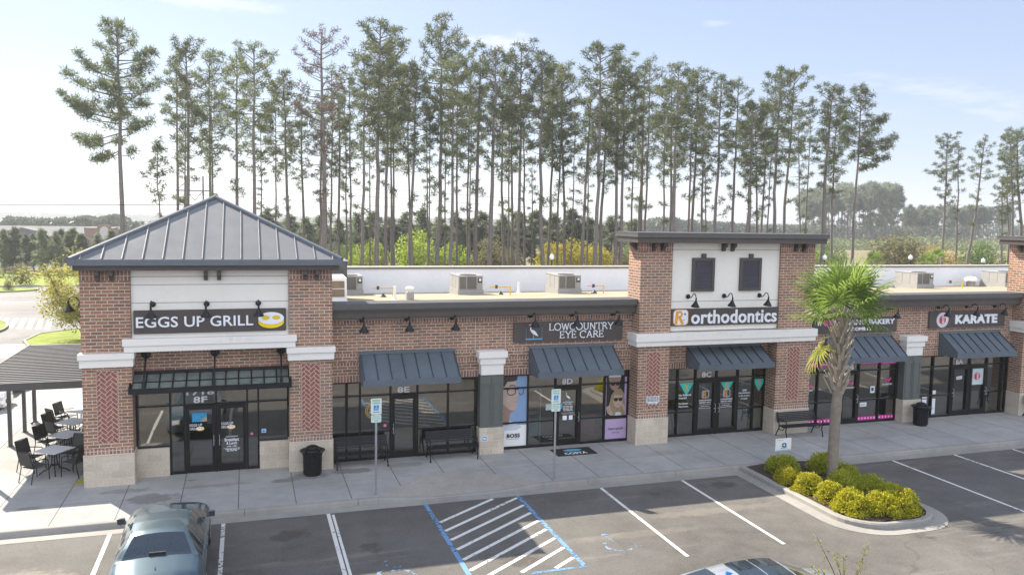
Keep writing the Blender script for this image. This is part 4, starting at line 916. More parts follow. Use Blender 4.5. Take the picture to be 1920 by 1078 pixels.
fl.disc(12.68,1.68,.085,.065,6); fl.disc(12.86,1.68,.08,.065,6); fl.stroke([(12.58,1.72),(12.95,1.73)],.02,6); fl.stroke([(12.72,1.49),(12.82,1.49)],.03,2)
for k in range(4): fl.stroke([(12.30+.035*k,1.42+.02*k),(12.38+.04*k,1.2+.02*k),(12.5+.03*k,1.12)],.035,1)
for k in range(4): fl.stroke([(12.86+.04*k,1.58-.03*k),(12.95+.03*k,1.42-.03*k),(13.02,1.25)],.035,1)
fl.poly([(12.62,1.05),(12.68,1.22),(12.86,1.22),(12.94,1.05)],5)
mb.build('printed_sheet', [m_pblue3,m_skin,m_skin2,m_blond,m_lilac,m_shirt,m_blk], pB)
mb = MB(); text(mb, 'kate spade', 12.40, 12.98, .56, .68, YS-.05, .0, .003); text(mb, 'NEW YORK', 12.54, 12.84, .46, .50, YS-.05, .0, .003); mb.build('lettering', m_blk, pB)
def decal(name, label, cat, x, z, draw, mats, y=YS):
    o = poster(name, label, cat, x, z); mb = MB(); fl = Flat(mb, y, .0008); draw(fl, mb); mb.build('vinyl', mats, o); return o
def d_eggs(x0):
    def f(fl, mb):
        mb.m = 0; text(mb, 'EGGS UP', x0, x0+.36, 1.60, 1.68, YS, .01, .002); text(mb, 'GRILL', x0, x0+.21, 1.49, 1.57, YS, .01, .002)
        fl.k = 3; fl.disc(x0+.30, 1.515, .12, .062, 1); fl.disc(x0+.30, 1.535, .11, .048, 0); fl.disc(x0+.26, 1.54, .04, .02, 1); fl.disc(x0+.34, 1.54, .04, .02, 1)
    return f
decal('door_decal', 'white and yellow fried egg decal on the left glass door of shop 8F', 'decal', -1.5, 1.5, d_eggs(-1.69), [m_decal, m_egg])
decal('door_decal', 'white and yellow fried egg decal on the right glass door of shop 8F', 'decal', -.5, 1.5, d_eggs(-.78), [m_decal, m_egg])
def d_hours(fl, mb):
    mb.m = 0; text(mb, 'NOW SERVING', -.64, -.30, 1.20, 1.235, YS, .01, .002); text(mb, 'Breakfast', -.68, -.26, 1.07, 1.17, YS, .012, .002); text(mb, '& Lunch', -.63, -.32, .965, 1.055, YS, .012, .002); text(mb, '6 AM - 2 PM', -.62, -.34, .885, .93, YS, .02, .002)
    fl.rect(-.72,-.22,.845,.852,0); fl.bars(-.66,.80,(.1,.08,.12,.06),.022,.02,0); fl.bars(-.62,.755,(.08,.1,.08),.02,.02,0)
decal('door_decal', 'white breakfast and lunch hours decal low on the right door of shop 8F', 'decal', -.47, .75, d_hours, [m_decal])
m_notice = mat('notice_blue', (.03,.30,.55), .5, var=.15, scale=6)
decal('door_notice', 'bright blue notice with a sandy picture taped to the left door of shop 8F', 'notice', -1.4, 1.75, lambda fl, mb: (fl.rect(-1.62,-1.19,1.74,2.02,0), fl.poly([(-1.38,1.74),(-1.19,1.74),(-1.19,1.93),(-1.27,1.86)],1), fl.stroke([(-1.58,1.92),(-1.52,1.95),(-1.46,1.91),(-1.38,1.92)],.016,2), fl.bars(-1.58,1.85,(.05,.08,.06),.014,.015,2)), [m_notice, mat('notice_sand', (.42,.36,.24), .6), m_ltblue], YS-.002)
decal('window_sticker', 'small pink sticker beside the doors of shop 8F', 'sticker', .12, 1.3, lambda fl, mb: (fl.rrect(.09,.165,1.24,1.315,.015,0), fl.rect(.105,.15,1.262,1.285,1)), [mat('pink_sticker', (.70,.22,.36), .5), m_red], 26.374)
decal('window_sticker', 'small pale blue sticker on the right window of shop 8F', 'sticker', .45, 1.3, lambda fl, mb: (fl.rect(.42,.56,1.27,1.40,0), fl.disc(.49,1.33,.03,.03,1)), [mat('pale_blue_sticker', (.35,.55,.78), .5), m_blue])
decal('window_sticker', 'pink sticker on the glass left of the 8E door, above the bench', 'sticker', 4.35, 1.25, lambda fl, mb: (fl.rrect(4.28,4.37,1.21,1.30,.015,0), fl.rect(4.30,4.35,1.235,1.26,1)), [mat('pink_sticker2', (.70,.22,.36), .5), m_red])
decal('window_decal', 'round yellow ring decal on the 8E window behind the parking sign', 'decal', 3.95, 1.75, lambda fl, mb: (fl.disc(3.93,1.77,.26,.26,0,inner=.93), fl.disc(3.93,1.77,.21,.21,0,inner=.90), fl.stroke([(3.80,1.70),(3.93,1.85),(4.06,1.70)],.05,0), fl.stroke([(3.8,1.84),(4.06,1.84)],.03,0)), [mat('yellow_ring', (.60,.42,.05), .5)])
def d_bird(fl, mb):
    egret(fl, 10.80, 1.86, .19, 0); fl.rect(10.70,10.93,1.72,1.745,1); mb.m = 0; text(mb, 'LOWCOUNTRY', 10.62, 11.02, 1.66, 1.70, YS, .01, .002); text(mb, 'EYE CARE', 10.70, 10.96, 1.60, 1.64, YS, .01, .002)
    for k in range(4): fl.bars(10.64,1.53-.05*k,(.09,.13,.1),.02,.02,0)
    fl.rect(10.56,11.08,1.30,1.308,0); fl.rect(10.60,11.04,1.26,1.266,0); fl.rect(10.62,10.78,1.05,1.21,0); fl.rect(10.86,11.0,1.05,1.21,0)
decal('door_decal', 'white wading bird decal with lines of print on the 8D door', 'decal', 10.8, 1.1, d_bird, [m_decal, m_ltblue])
def d_orth(x):
    def f(fl, mb):
        fl.rrect(x-.15,x+.15,1.54,1.82,.07,0); fl.rrect(x-.135,x+.135,1.555,1.805,.06,1); fl.stroke([(x-.09,1.58),(x-.08,1.78)],.05,2); fl.stroke([(x-.06,1.765),(x-.005,1.765),(x+.015,1.72),(x-.03,1.69)],.035,2); fl.stroke([(x-.04,1.69),(x+.02,1.58)],.045,2)
        fl.stroke([(x+.10,1.74),(x+.06,1.755),(x+.04,1.68),(x+.06,1.60),(x+.10,1.62)],.03,3)
        mb.m = 0; text(mb, 'orthodontics', x-.26, x+.26, 1.43, 1.49, YS, .02, .002); text(mb, '843-871-4411', x-.24, x+.24, 1.34, 1.395, YS, .02, .002)
        fl.rect(x-.25,x+.25,1.29,1.298,0); text(mb, 'By Appointment', x-.18, x+.18, 1.20, 1.245, YS, .01, .002); text(mb, 'Monday to Thursday', x-.25, x+.25, 1.13, 1.175, YS, .01, .002)
    return f
MO = [m_decal, m_signbrown, m_orange, m_navy]
for x, w in ((16.38,'left'),(17.3,'right')): decal('door_decal', 'rounded square orange logo decal with phone number on the %s 8C door' % w, 'decal', x, 1.1, d_orth(x), MO)
def d_l1(fl, mb): mb.m = 0; [text(mb, s, 15.26, 15.26+w, z, z+.075, YS, .02, .002) for s, w, z in (('No Referral', .50, 1.66), ('Needed', .32, 1.55), ('No Down', .38, 1.34), ('Payments', .40, 1.22))]
decal('window_decal', 'white four line lettering on the window left of the 8C doors', 'decal', 15.5, 1.2, d_l1, [m_decal])
def d_l2(fl, mb): mb.m = 0; [text(mb, s, 18.08-w/2, 18.08+w/2, z, z+.07, YS, .02, .002) for s, w, z in (('2020', .18, 1.72), ('Appointments', .52, 1.61), ('in the evening', .48, 1.50), ('or early', .30, 1.39))]
decal('window_decal', 'white four line lettering on the window right of the 8C doors', 'decal', 18.1, 1.4, d_l2, [m_decal])
m_tealg = mat('teal_pennant_dim_tone', (.03,.20,.17), .6)  # darker copy of the teal: dimness behind the glass put into the colour
for x, z, w, bright in ((15.57,2.14,'left of the 8C doors',1),(16.38,2.13,'on the left 8C door',0),(17.30,2.15,'on the right 8C door',1),(18.08,2.17,'dim one right of the 8C doors',0),(18.72,2.16,'at the right end of the 8C window',1)):
    def f(fl, mb, x=x, z=z):
        fl.poly([(x-.30,z),(x,z-.48),(x+.30,z)],0); fl.stroke([(x-.04,z-.28),(x-.03,z-.06)],.05,1); fl.stroke([(x-.02,z-.08),(x+.05,z-.09),(x+.05,z-.15),(x-.01,z-.17)],.035,1); fl.stroke([(x,z-.17),(x+.06,z-.28)],.045,1)
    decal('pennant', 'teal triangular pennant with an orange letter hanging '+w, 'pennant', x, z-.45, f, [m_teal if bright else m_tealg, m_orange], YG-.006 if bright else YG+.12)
def d_pink(x0, x1, z0, z1, dots=True, words=None):
    def f(fl, mb):
        fl.rect(x0,x1,z0,z1,0)
        if words: mb.m = 1; text(mb, words, x0+.1, x1-.1, z0+(z1-z0)*.3, z0+(z1-z0)*.75, YS-.004, .01, .002)
        else:
            n_ = max(3, int((x1-x0)/.14))
            for k in range(n_):
                cx = x0+(k+.5)*(x1-x0)/n_; cz = (z0+z1)/2
                fl.disc(cx, cz-.012, .03, .022, 1, n=10)
                for dx in (-.024, 0, .024): fl.disc(cx+dx, cz+.024-abs(dx)*.3, .009, .011, 1, n=8)
    return f
for i, (x0, x1, w) in enumerate(((20.55,21.35,'under the window left of the palm'),(21.45,22.42,'beside the 8B door, behind the palm'),(23.44,24.33,'right of the 8B door'),(24.45,25.22,'beside the panelled pillar'))):
    decal('paw_strip', 'pink paw print strip along the glass bottom '+w, 'decal', (x0+x1)/2, .22, d_pink(x0, x1, .24, .40), [m_pink, m_decal])
for x0, x1, wd, w in ((23.44,24.33,'TREATS & TOYS','right of the 8B number'),(24.45,25.22,'GROOMING & SPA','at the right end of shop 8B'),(21.45,22.42,'DOGS & CATS','behind the lowest palm frond'),(20.55,21.35,'BAKERY','left of the palm')):
    decal('pink_header', 'pink lettered strip along the top of the glass '+w, 'decal', (x0+x1)/2, 2.45, d_pink(x0, x1, 2.50, 2.68, words=wd), [m_pink, m_decal])
def d_dog(x, z):
    def f(fl, mb):
        fl.poly([(x-.12,z+.12),(x+.10,z+.12),(x+.16,z+.20),(x+.20,z+.13),(x+.14,z+.06),(x+.10,z),(x+.06,z),(x+.06,z+.06),(x-.06,z+.06),(x-.07,z),(x-.11,z),(x-.11,z+.08),(x-.18,z+.17)],0)
        mb.m = 1; text(mb, 'WOOF GANG BAKERY', x-.26, x+.26, z-.12, z-.06, YS-.001, .01, .002)
    return f
for x, z, w in ((22.94,1.70,'on the 8B door'),(24.83,1.76,'on the window beside the panelled pillar'),(20.95,1.68,'on the window left of the palm')):
    decal('window_decal', 'pink dog silhouette over white lettering '+w, 'decal', x, z, d_dog(x, z), [m_pink, m_decal])
decal('window_notice', 'two small white notices on the window right of the 8B door', 'notice', 24.0, 1.2, lambda fl, mb: (fl.rect(24.0,24.22,1.34,1.62,0), fl.rect(24.05,24.17,1.42,1.55,1), fl.rect(23.52,23.85,.80,.97,0), fl.bars(23.56,.86,(.06,.08,.05),.03,.02,1)), [m_paper, m_navy])
pK = decal('window_poster', 'square pale poster with a red round emblem on the right 8A door', 'poster', 29.57, 1.5, lambda fl, mb: (fl.rect(29.24,29.90,1.42,2.14,3), emblem(fl, 29.57, 1.78, .29, 0, 1, 2)), [m_letter, m_red, m_navy, mat('poster_mint', (.55,.68,.66), .6)])
decal('door_notice', 'small tilted open notice on the left 8A door', 'notice', 28.6, 1.7, lambda fl, mb: (fl.poly([(28.44,1.68),(28.74,1.70),(28.74,1.84),(28.44,1.81)],0), fl.bars(28.49,1.74,(.05,.05,.05),.03,.02,1)), [m_paper, m_navy])
decal('window_notice', 'white paper notices low on the glass at the left end of shop 8A', 'notice', 26.9, .8, lambda fl, mb: (fl.rect(26.68,26.92,.55,.93,0), fl.rect(26.68,26.92,.97,1.04,0), fl.rect(27.18,27.38,.28,.94,0), fl.rect(27.18,27.38,1.12,1.28,0), fl.bars(27.2,.5,(.04,.06),.02,.02,1)), [m_paper, m_navy])
decal('pillar_plaque', 'small blue and white plaque on the stone base of a panelled pillar', 'plaque', 7.6, .8, lambda fl, mb: (fl.rect(7.52,7.72,.62,.80,0), fl.rect(7.545,7.695,.645,.775,1), fl.rect(7.57,7.67,.68,.74,0)), [m_paper, m_blue], 25.972)
wn_ = decal('wall_notice', 'white notice of small print on the herringbone brick of the orthodontist tower', 'notice', 13.8, 1.65, lambda fl, mb: (fl.rect(13.54,14.05,1.66,1.90,0), fl.rect(13.62,13.98,1.60,1.66,0), *[fl.bars(13.57,1.85-.045*k,(.1,.14,.08,.07),.022,.02,1) for k in range(4)], fl.bars(13.66,1.62,(.1,.12),.02,.02,1)), [m_paper, m_navy], 25.725)
# a few things standing inside the rooms
mb = MB(); mb.box(-.28,.28,-.15,.15,0,.95); rc = empty('display_cabinet', 'red display cabinet inside the bird sign shop, right of its door', 'cabinet', (11.85,27.1,.12)); mb.build('cabinet_body', mat('red_cabinet', (.45,.05,.05), .5), rc); mb = MB(); mb.box(-.29,.29,-.16,.16,.951,.99); mb.build('cabinet_top', m_frame, rc)
dc = empty('display_stand', 'white display stand with a picture inside the bird sign shop, left of its door', 'display stand', (9.7,27.0,.12)); mb = MB(); mb.box(-.26,-.22,-.14,.14,0,2.0); mb.box(.22,.26,-.14,.14,0,2.0)
for z in (.1,1.1,1.5,1.95): mb.box(-.219,.219,-.14,.14,z,z+.03)
mb.build('stand_frame', m_white, dc); mb = MB(); mb.box(-.18,.18,-.145,-.142,.3,.95); mb.build('picture', mat('stand_picture', (.12,.42,.44), .5, var=.5, scale=6), dc)
for x, w in ((18.1,'left'),(18.72,'right')):
    mb = MB(); mb.poly([(x-.30,26.56,.2),(x+.22,26.56,.2),(x+.22,26.56,1.02),(x-.26,26.56,1.0)]); tag(mb.build('window_screen', mat('frosted_screen_'+w, (.45,.55,.53), .8)), 'pale frosted screen low in the 8C window, the %s one of the pair' % w, 'screen')
st = empty('bar_stool', 'white bar stool inside the glass at the left end of shop 8C', 'stool', (15.35,27.3,.12)); mb = MB(); mb.lathe([(0,.72),(.2,.72),(.24,.76),(.22,.80),(0,.78)]); mb.build('seat', m_white, st, smooth=40)
for a in (45,135,225,315):
    mb = MB(); mb.tube([(.12*math.cos(R(a)),.12*math.sin(R(a)),.73),(.26*math.cos(R(a)),.26*math.sin(R(a)),0)], .016, 6); mb.build('leg', m_white, st)

# ------------------------------------------------------------------ pavement furniture
def bench_proto():
    b = empty('park_bench', 'x', 'bench', group='black slatted benches along the shopfronts'); L = 1.72
    mb = MB()
    for k in range(6): mb.box(-L/2, L/2, -.40+k*.072, -.40+k*.072+.05, .425-.012*abs(2.5-k)*.4, .45-.012*abs(2.5-k)*.4)
    mb.build('seat', m_black, b, bevel=.006)
    mb = MB()
    for k in range(6):
        z = .52+k*.062; y = .045+.26*(z-.45)
        mb.hexa([(-L/2,y,z),(-L/2,y+.02,z-.006),(-L/2,y+.034,z+.044),(-L/2,y+.014,z+.05)], [(L/2,y,z),(L/2,y+.02,z-.006),(L/2,y+.034,z+.044),(L/2,y+.014,z+.05)])
    mb.build('backrest', m_black, b)
    for s in (-1, 1):
        x = s*(L/2-.06); mb = MB()
        mb.tube([(x,-.46,0),(x,-.44,.12),(x,-.38,.28),(x,-.41,.42)], [.024,.02,.022,.022], 8); mb.tube([(x,.20,0),(x,.14,.14),(x,.03,.30),(x,.02,.42)], [.024,.02,.022,.022], 8)
        mb.tube([(x,-.41,.415),(x,-.2,.40),(x,.02,.415)], .022, 8); mb.tube([(x,-.30,.40),(x,-.2,.28),(x,-.05,.26),(x,.05,.30)], .014, 6)
        mb.lathe([(.035,0),(.035,.012),(0,.014)], (x,-.46,0), 10); mb.lathe([(.035,0),(.035,.012),(0,.014)], (x,.20,0), 10); mb.build('leg', m_black, b, smooth=40)
        mb = MB(); mb.tube([(x,-.40,.42),(x,-.43,.56),(x,-.36,.645),(x,-.18,.66),(x,.03,.64)], .019, 8); mb.tube([(x,.02,.42),(x,.08,.62),(x,.17,.90)], .02, 8); mb.build('armrest', m_black, b, smooth=40)
    return b
BP = bench_proto()
for i, (x, y, rz, w) in enumerate(((3.48,26.02,0,'in front of the 8E window, left of its door'),(6.48,26.04,0,'in front of the 8E window, right of its door'),(19.80,25.45,0,'in front of the right pilaster of the orthodontist tower'),(32.15,25.45,0,'cut by the right edge of the photo'))):
    o = BP if i == 0 else copy_tree(BP); place(o, (x, y, .15), rz, 'black slatted metal bench '+w)
def bin_proto():
    b = empty('litter_bin', 'x', 'litter bin', group='round black slatted litter bins'); mb = MB()
    for k in range(30):
        a = 2*math.pi*k/30; u = Vector((math.cos(a), math.sin(a), 0)); t = Vector((-u.y, u.x, 0))*.022
        for (r0, z0), (r1, z1) in (((.265,.06),(.275,.60)),((.275,.60),(.30,.70))):
            p, q = u*r0+Vector((0,0,z0)), u*r1+Vector((0,0,z1)); o_ = u*.012
            mb.hexa([p-t, q-t, q+t, p+t], [p-t+o_, q-t+o_, q+t+o_, p+t+o_])
    for z, r_ in ((.07,.268),(.40,.275),(.66,.293)): mb.lathe([(r_-.012,z),(r_+.016,z),(r_+.016,z+.04),(r_-.012,z+.04),(r_-.012,z)], n=30)
    mb.build('slatted_body', m_black, b)
    mb = MB(); mb.lathe([(0,.03),(.245,.03),(.25,.64),(.24,.64),(.235,.05)], n=24); mb.build('liner', mat('bin_liner', (.01,.01,.012), .6), b, smooth=40)
    mb = MB(); mb.lathe([(.29,.70),(.33,.715),(.385,.755),(.385,.77),(.33,.735),(.24,.72),(.29,.70)], n=30); mb.build('flared_rim', m_black, b, smooth=40)
    for k in range(14):
        pass
    mb = MB(); mb.lathe([(.235,.722),(.22,.80),(.20,.80),(.19,.735)], n=24); mb.lathe([(0,.93),(.10,.92),(.19,.875),(.205,.845),(.19,.85),(0,.88)], n=24)
    for k in range(4): a = R(45+90*k); mb.tube([(.205*math.cos(a),.205*math.sin(a),.79),(.195*math.cos(a),.195*math.sin(a),.86)], .012, 6)
    mb.build('dome_lid', m_black, b, smooth=40)
    mb = MB(); mb.lathe([(0,0),(.24,0),(.25,.03),(.2,.06),(0,.06)], n=24); mb.build('foot', m_black, b); return b
BN = bin_proto(); place(BN, (1.90,25.33,.15), .2, 'round black slatted litter bin in front of the right pilaster of the corner tower')
o = copy_tree(BN); place(o, (25.72,25.50,.15), .9, 'round black slatted litter bin in front of the panelled pillar near shop 8A')
# accessible parking signs
def psign(x, y, label, extra=False):
    s = empty('parking_sign', label, 'sign', (x, y, .15), group='accessible parking signs on steel posts')
    mb = MB(); mb.hexa([(-.03,-.012,-.1),(-.012,-.02,-.1),(.012,-.02,-.1),(.03,-.012,-.1),(.03,.012,-.1),(-.03,.012,-.1)], [(-.03,-.012,2.8),(-.012,-.02,2.8),(.012,-.02,2.8),(.03,-.012,2.8),(.03,.012,2.8),(-.03,.012,2.8)]); mb.build('post', m_gray, s)
    mp = mat('sign_sheet', (.60,.70,.66), .45, var=.04); mg = mat('sign_print_green', (.10,.32,.20), .5)
    mb = MB(); fl = Flat(mb, -.024, .001)
    fl.rrect(-.152,.152,2.36,2.82,.025,0); fl.rrect(-.152,.152,2.363,2.818,.024,0)
    fl.rect(-.075,.075,2.475,2.625,1); fl.disc(0,2.594,.014,.014,0); fl.stroke([(0,2.575),(.003,2.54),(.033,2.538),(.045,2.505),(.058,2.508)],.012,0); fl.stroke([(-.0-.036*math.cos(R(a)),2.528-.036*math.sin(R(a))) for a in range(-40,150,15)],.01,0)
    mb.m = 2; text(mb, 'RESERVED', -.11, .11, 2.74, 2.785, -.03, .01, .002); text(mb, 'PARKING', -.10, .10, 2.665, 2.71, -.03, .01, .002); fl.k = 4; fl.rect(-.09,.09,2.42,2.437,3)
    mb.hexa([(-.152,-.0235,2.37),(.152,-.0235,2.37),(.152,-.0235,2.81),(-.152,-.0235,2.81)], [(-.152,-.021,2.37),(.152,-.021,2.37),(.152,-.021,2.81),(-.152,-.021,2.81)])
    mb.build('sign_plate', [mp, m_blue, mg, m_navy], s)
    mb = MB(); fl = Flat(mb, -.024, .001); fl.rrect(-.145,.145,2.125,2.345,.025,0); mb.m = 1; text(mb, 'PENALTY', -.10, .10, 2.285, 2.315, -.03, .01, .002); text(mb, '$100 - $500', -.11, .11, 2.225, 2.26, -.03, .01, .002); text(mb, 'FINE', -.05, .05, 2.165, 2.20, -.03, .01, .002)
    mb.hexa([(-.145,-.0235,2.13),(.145,-.0235,2.13),(.145,-.0235,2.34),(-.145,-.0235,2.34)], [(-.145,-.021,2.13),(.145,-.021,2.13),(.145,-.021,2.34),(-.145,-.021,2.34)])
    mb.build('penalty_plate', [mp, mg], s)
psign(3.50, 22.98, 'accessible parking sign on a steel post at the left edge of the ramp')
psign(9.00, 22.98, 'accessible parking sign on a steel post right of the ramp, before shop 8D')
decal('window_notice', 'pale paper notice strip across the 8D glass behind the parking sign', 'notice', 10.2, 1.5, lambda fl, mb: (fl.rect(9.98,10.29,1.44,1.66,0), fl.rect(10.37,10.60,1.46,1.64,1)), [mat('notice_pale', (.42,.50,.50), .6), m_ltblue])
ys_ = empty('yard_sign', 'small white yard sign with a blue flower emblem on the mulch bed', 'sign', (17.02,22.55,.1)); mb = MB(); mb.box(-.31,.31,-.006,.006,.47,.89); mb.m = 1; fl = Flat(mb, -.007, .001)
for k in range(8): a = 2*math.pi*k/8; fl.disc(.03+.07*math.cos(a), .66+.055*math.sin(a), .035, .03, 1 if k % 2 else 2, n=12)
fl.rect(-.25,-.02,.83,.845,3); fl.rect(-.28,.28,.485,.50,2); fl.bars(-.1,.56,(.06,.08,.05),.02,.02,1)
mb.build('sign_panel', [m_white, m_navy, m_ltblue, m_orange], ys_)
mb = MB(); mb.tube([(-.2,.012,-.05),(-.2,.012,.8)], .005, 6); mb.tube([(.2,.012,-.05),(.2,.012,.8)], .005, 6); mb.build('wire_stake', m_gray, ys_)
mt = empty('door_mat', 'black door mat with pale letters and a blue patch outside shop 8D', 'door mat', (10.7,25.55,.15), world=True); mb = MB(); mb.box(9.98,11.44,25.13,25.96,.15,.162); mb.build('mat_body', mat('rubber_mat', (.018,.018,.02), .9, var=.3, scale=20), mt, bevel=.004)
mb = MB(); fl = Flat(mb, .163, .0008, up=True); fl.disc(10.72,25.70,.34,.13,0); mb.m = 1; text(mb, 'COSTA', 10.30, 11.12, 25.24, 25.46, .1645, .03, .001, flat=True); mb.build('mat_print', [m_ltblue, m_decal], mt)
# ------------------------------------------------------------------ rooftop equipment
def ac_proto():
    a = empty('rooftop_unit', 'x', 'rooftop air conditioner', group='rooftop air conditioning units')
    w, d, h = 1.30, 1.9, .80
    mb = MB(); mb.box(0,w,0,d,.10,h); mb.box(-.02,w+.02,-.02,d+.02,h+.001,h+.035)
    for x in (.0, .42, w-.32): mb.box(x-.008 if x == 0 else x, x+.03, -.012, 0, .11, h-.002)
    mb.box(-.010,-.001,.6,.64,.11,h-.01); mb.box(-.010,-.001,1.25,1.29,.11,h-.01); mb.build('casing', m_acwhite, a)
    mb = MB(); mb.box(.06,.40,-.008,-.001,.14,h-.04); mb.box(.47,w-.34,-.016,-.002,.14,h-.03)
    k = .16
    while k < h-.06: mb.box(.48,w-.35,-.022,-.0165,k,k+.012); k += .04
    mb.build('coil_grille', m_acgrill, a)
    mb = MB(); mb.box(w-.27,w-.03,-.010,-.001,.45,h-.08); mb.build('access_panel', m_acdark, a)
    mb = MB(); mb.box(w-.2,w-.08,-.014,-.0105,.55,.68); mb.build('label_plate', m_paper, a)
    mb = MB()
    for i in range(5): mb.lathe([(.08+.09*i,h+.04),(.095+.09*i,h+.06),(.08+.09*i,h+.06)], (w*.5,.55,0), 24)
    mb.box(w*.5-.01,w*.5+.01,.1,1.0,h+.05,h+.062); mb.lathe([(0,h+.036),(.46,h+.036),(.46,h+.045),(0,h+.045)], (w*.5,.55,0), 24); mb.build('fan_guard', m_acdark, a)
    mb = MB(); mb.box(-.04,w+.04,-.05,d+.05,-.25,.095); mb.build('roof_kerb', m_acwhite, a)
    return a
AC = ac_proto()
for i, (x, y, w) in enumerate(((10.5,41.0,'first from the left clear of the pyramid roof'),(15.98,40.8,'just left of the orthodontist tower'),(40.6,41.2,'behind the palm right of the orthodontist tower'),(48.4,41.6,'near the right edge of the photo'),(4.42,42.2,'half hidden beside the pyramid roof'),(34.0,41.0,'hidden behind the palm crown'))):
    o = AC if i == 0 else copy_tree(AC); place(o, (x, y, zr(y)+.16), 0, 'boxy grey rooftop air conditioner '+w)
hu = empty('intake_hood', 'pale metal intake hood with two brown filter panels beside the pyramid roof', 'rooftop unit', (3.75,35.7,4.4), world=True)
mb = MB(); mb.hexa([(3.1,35.55,4.42),(3.1,35.72,5.42),(3.1,37.2,5.48),(3.1,37.2,4.42)], [(4.15,35.55,4.42),(4.15,35.72,5.42),(4.15,37.2,5.48),(4.15,37.2,4.42)]); mb.box(3.02,4.22,35.5,37.25,4.30,4.419); mb.build('hood_casing', m_white, hu)
mb = MB()
for z0, z1 in ((4.62,4.95),(4.99,5.30)):
    yy = lambda z: 35.55+(z-4.42)*.17-.006
    mb.hexa([(3.22,yy(z0),z0),(4.05,yy(z0),z0),(4.05,yy(z1),z1),(3.22,yy(z1),z1)], [(3.22,yy(z0)-.01,z0),(4.05,yy(z0)-.01,z0),(4.05,yy(z1)-.01,z1),(3.22,yy(z1)-.01,z1)])
mb.build('filter_panel', mat('filter_brown', (.22,.17,.11), .8, var=.2), hu)
du = empty('exhaust_unit', 'tall dark grey exhaust unit with grilles peeping out behind the pyramid roof', 'rooftop unit', (3.7,38.5,4.2), world=True)
mb = MB(); mb.box(3.0,4.42,37.9,39.4,4.05,6.02); mb.build('unit_body', m_acdark, du); mb = MB()
for k in range(9): mb.box(3.05,4.38,37.885,37.899,5.2+k*.085,5.24+k*.085)
for k in range(5): mb.box(3.1+k*.3,3.12+k*.3,37.875,37.884,5.15,5.98)
mb.build('grille', m_acgrill, du); mb = MB(); mb.box(2.95,4.47,37.85,39.45,6.021,6.06); mb.build('unit_lid', m_gray, du)
def gas(x0, x1, y, label):
    z = zr(y)+.42; g_ = empty('gas_pipe', label, 'pipe', ((x0+x1)/2, y, zr(y)), world=True); mb = MB(); mb.tube([(x0,y,z),(x1-.0,y,z)], .028, 8); mb.tube([(x1-.03,y,z-.02),(x1-.03,y-.001,zr(y)-.05)], .034, 8); mb.build('pipe_run', m_gas, g_, smooth=40)
    mb = MB(); mb.box(x0+.3,x0+.42,y-.05,y+.05,z-.08,z+.1); mb.build('valve', m_acdark, g_)
gas(5.85, 7.0, 40.3, 'yellow gas pipe on the roof right of the pyramid roof'); gas(11.95, 13.1, 40.2, 'yellow gas pipe beside the first rooftop unit'); gas(17.4, 18.4, 40.2, 'yellow gas pipe beside the orthodontist tower'); gas(42.2, 43.6, 40.5, 'yellow gas pipe right of the palm')
for x, y, h, w in ((6.42,36.74,.62,'near the pyramid roof'),(14.3,42.5,.6,'between the two middle rooftop units')):
    v_ = empty('vent_pipe', 'slim white vent pipe on the roof '+w, 'vent pipe', (x, y, zr(y))); mb = MB(); mb.lathe([(.13,0),(.10,.05),(.065,.16),(.06,h),(.045,h)], n=14); mb.build('pipe', m_white, v_, smooth=40); mb = MB(); mb.lathe([(.2,0),(.13,.015),(.13,.03)], n=14); mb.build('flange', m_white, v_)
v_ = empty('roof_vent', 'short white capped box vent on the roof right of the pyramid roof', 'roof vent', (7.07,36.5,zr(36.5))); mb = MB(); mb.box(-.17,.17,-.17,.17,-.05,.36); mb.build('vent_base', m_acwhite, v_, bevel=.01); mb = MB(); mb.lathe([(.11,.36),(.11,.48),(.19,.48),(.19,.56),(.12,.60),(0,.61)], n=16); mb.build('vent_cap', m_white, v_, smooth=40)
for x, y, w in ((6.35,39.6,'near the pyramid roof'),(12.66,40.6,'beside the first rooftop unit'),(18.0,40.6,'beside the orthodontist tower')):
    mb = MB(); mb.lathe([(.18,zr(y)),(.14,zr(y)+.06),(.05,zr(y)+.14),(.03,zr(y)+.19),(0,zr(y)+.19)], (x,y,0), 14); tag(mb.build('pipe_boot', m_acdark, smooth=40), 'small black cone shaped pipe boot on the roof '+w, 'pipe boot')
v_ = empty('exhaust_fan', 'small white mushroom shaped exhaust fan in front of the parapet near the right edge', 'exhaust fan', (47.2,43.2,zr(43.2))); mb = MB(); mb.lathe([(.28,0),(.28,.35),(.2,.36)], n=18); mb.build('fan_base', m_acwhite, v_, smooth=40); mb = MB(); mb.lathe([(.2,.37),(.42,.38),(.44,.5),(.28,.66),(0,.7)], n=18); mb.build('fan_hood', m_white, v_, smooth=40)

# ------------------------------------------------------------------ patio
pg = empty('patio_canopy', 'low dark corrugated metal canopy over the patio beside the corner tower', 'canopy', (-6.1,31,.15), world=True)
m_can = mat('canopy_roof_metal', (.085,.082,.08), .5, .3, var=.15)
mb = MB(); mb.box(-7.78,-4.55,27.28,34.7,2.93,2.97); y = 27.36
while y < 34.65: mb.hexa([(-7.79,y,2.97),(-4.56,y,2.97),(-4.56,y+.14,2.97),(-7.79,y+.14,2.97)], [(-7.79,y+.03,3.035),(-4.56,y+.03,3.035),(-4.56,y+.11,3.035),(-7.79,y+.11,3.035)]); y += .30
mb.build('corrugated_roof', m_can, pg)
mb = MB(); mb.box(-7.84,-4.54,27.2,27.279,2.80,3.03); mb.box(-7.86,-7.785,27.2,34.78,2.80,3.045); mb.box(-7.78,-4.54,34.701,34.78,2.80,3.03); mb.build('edge_beam', m_can, pg)
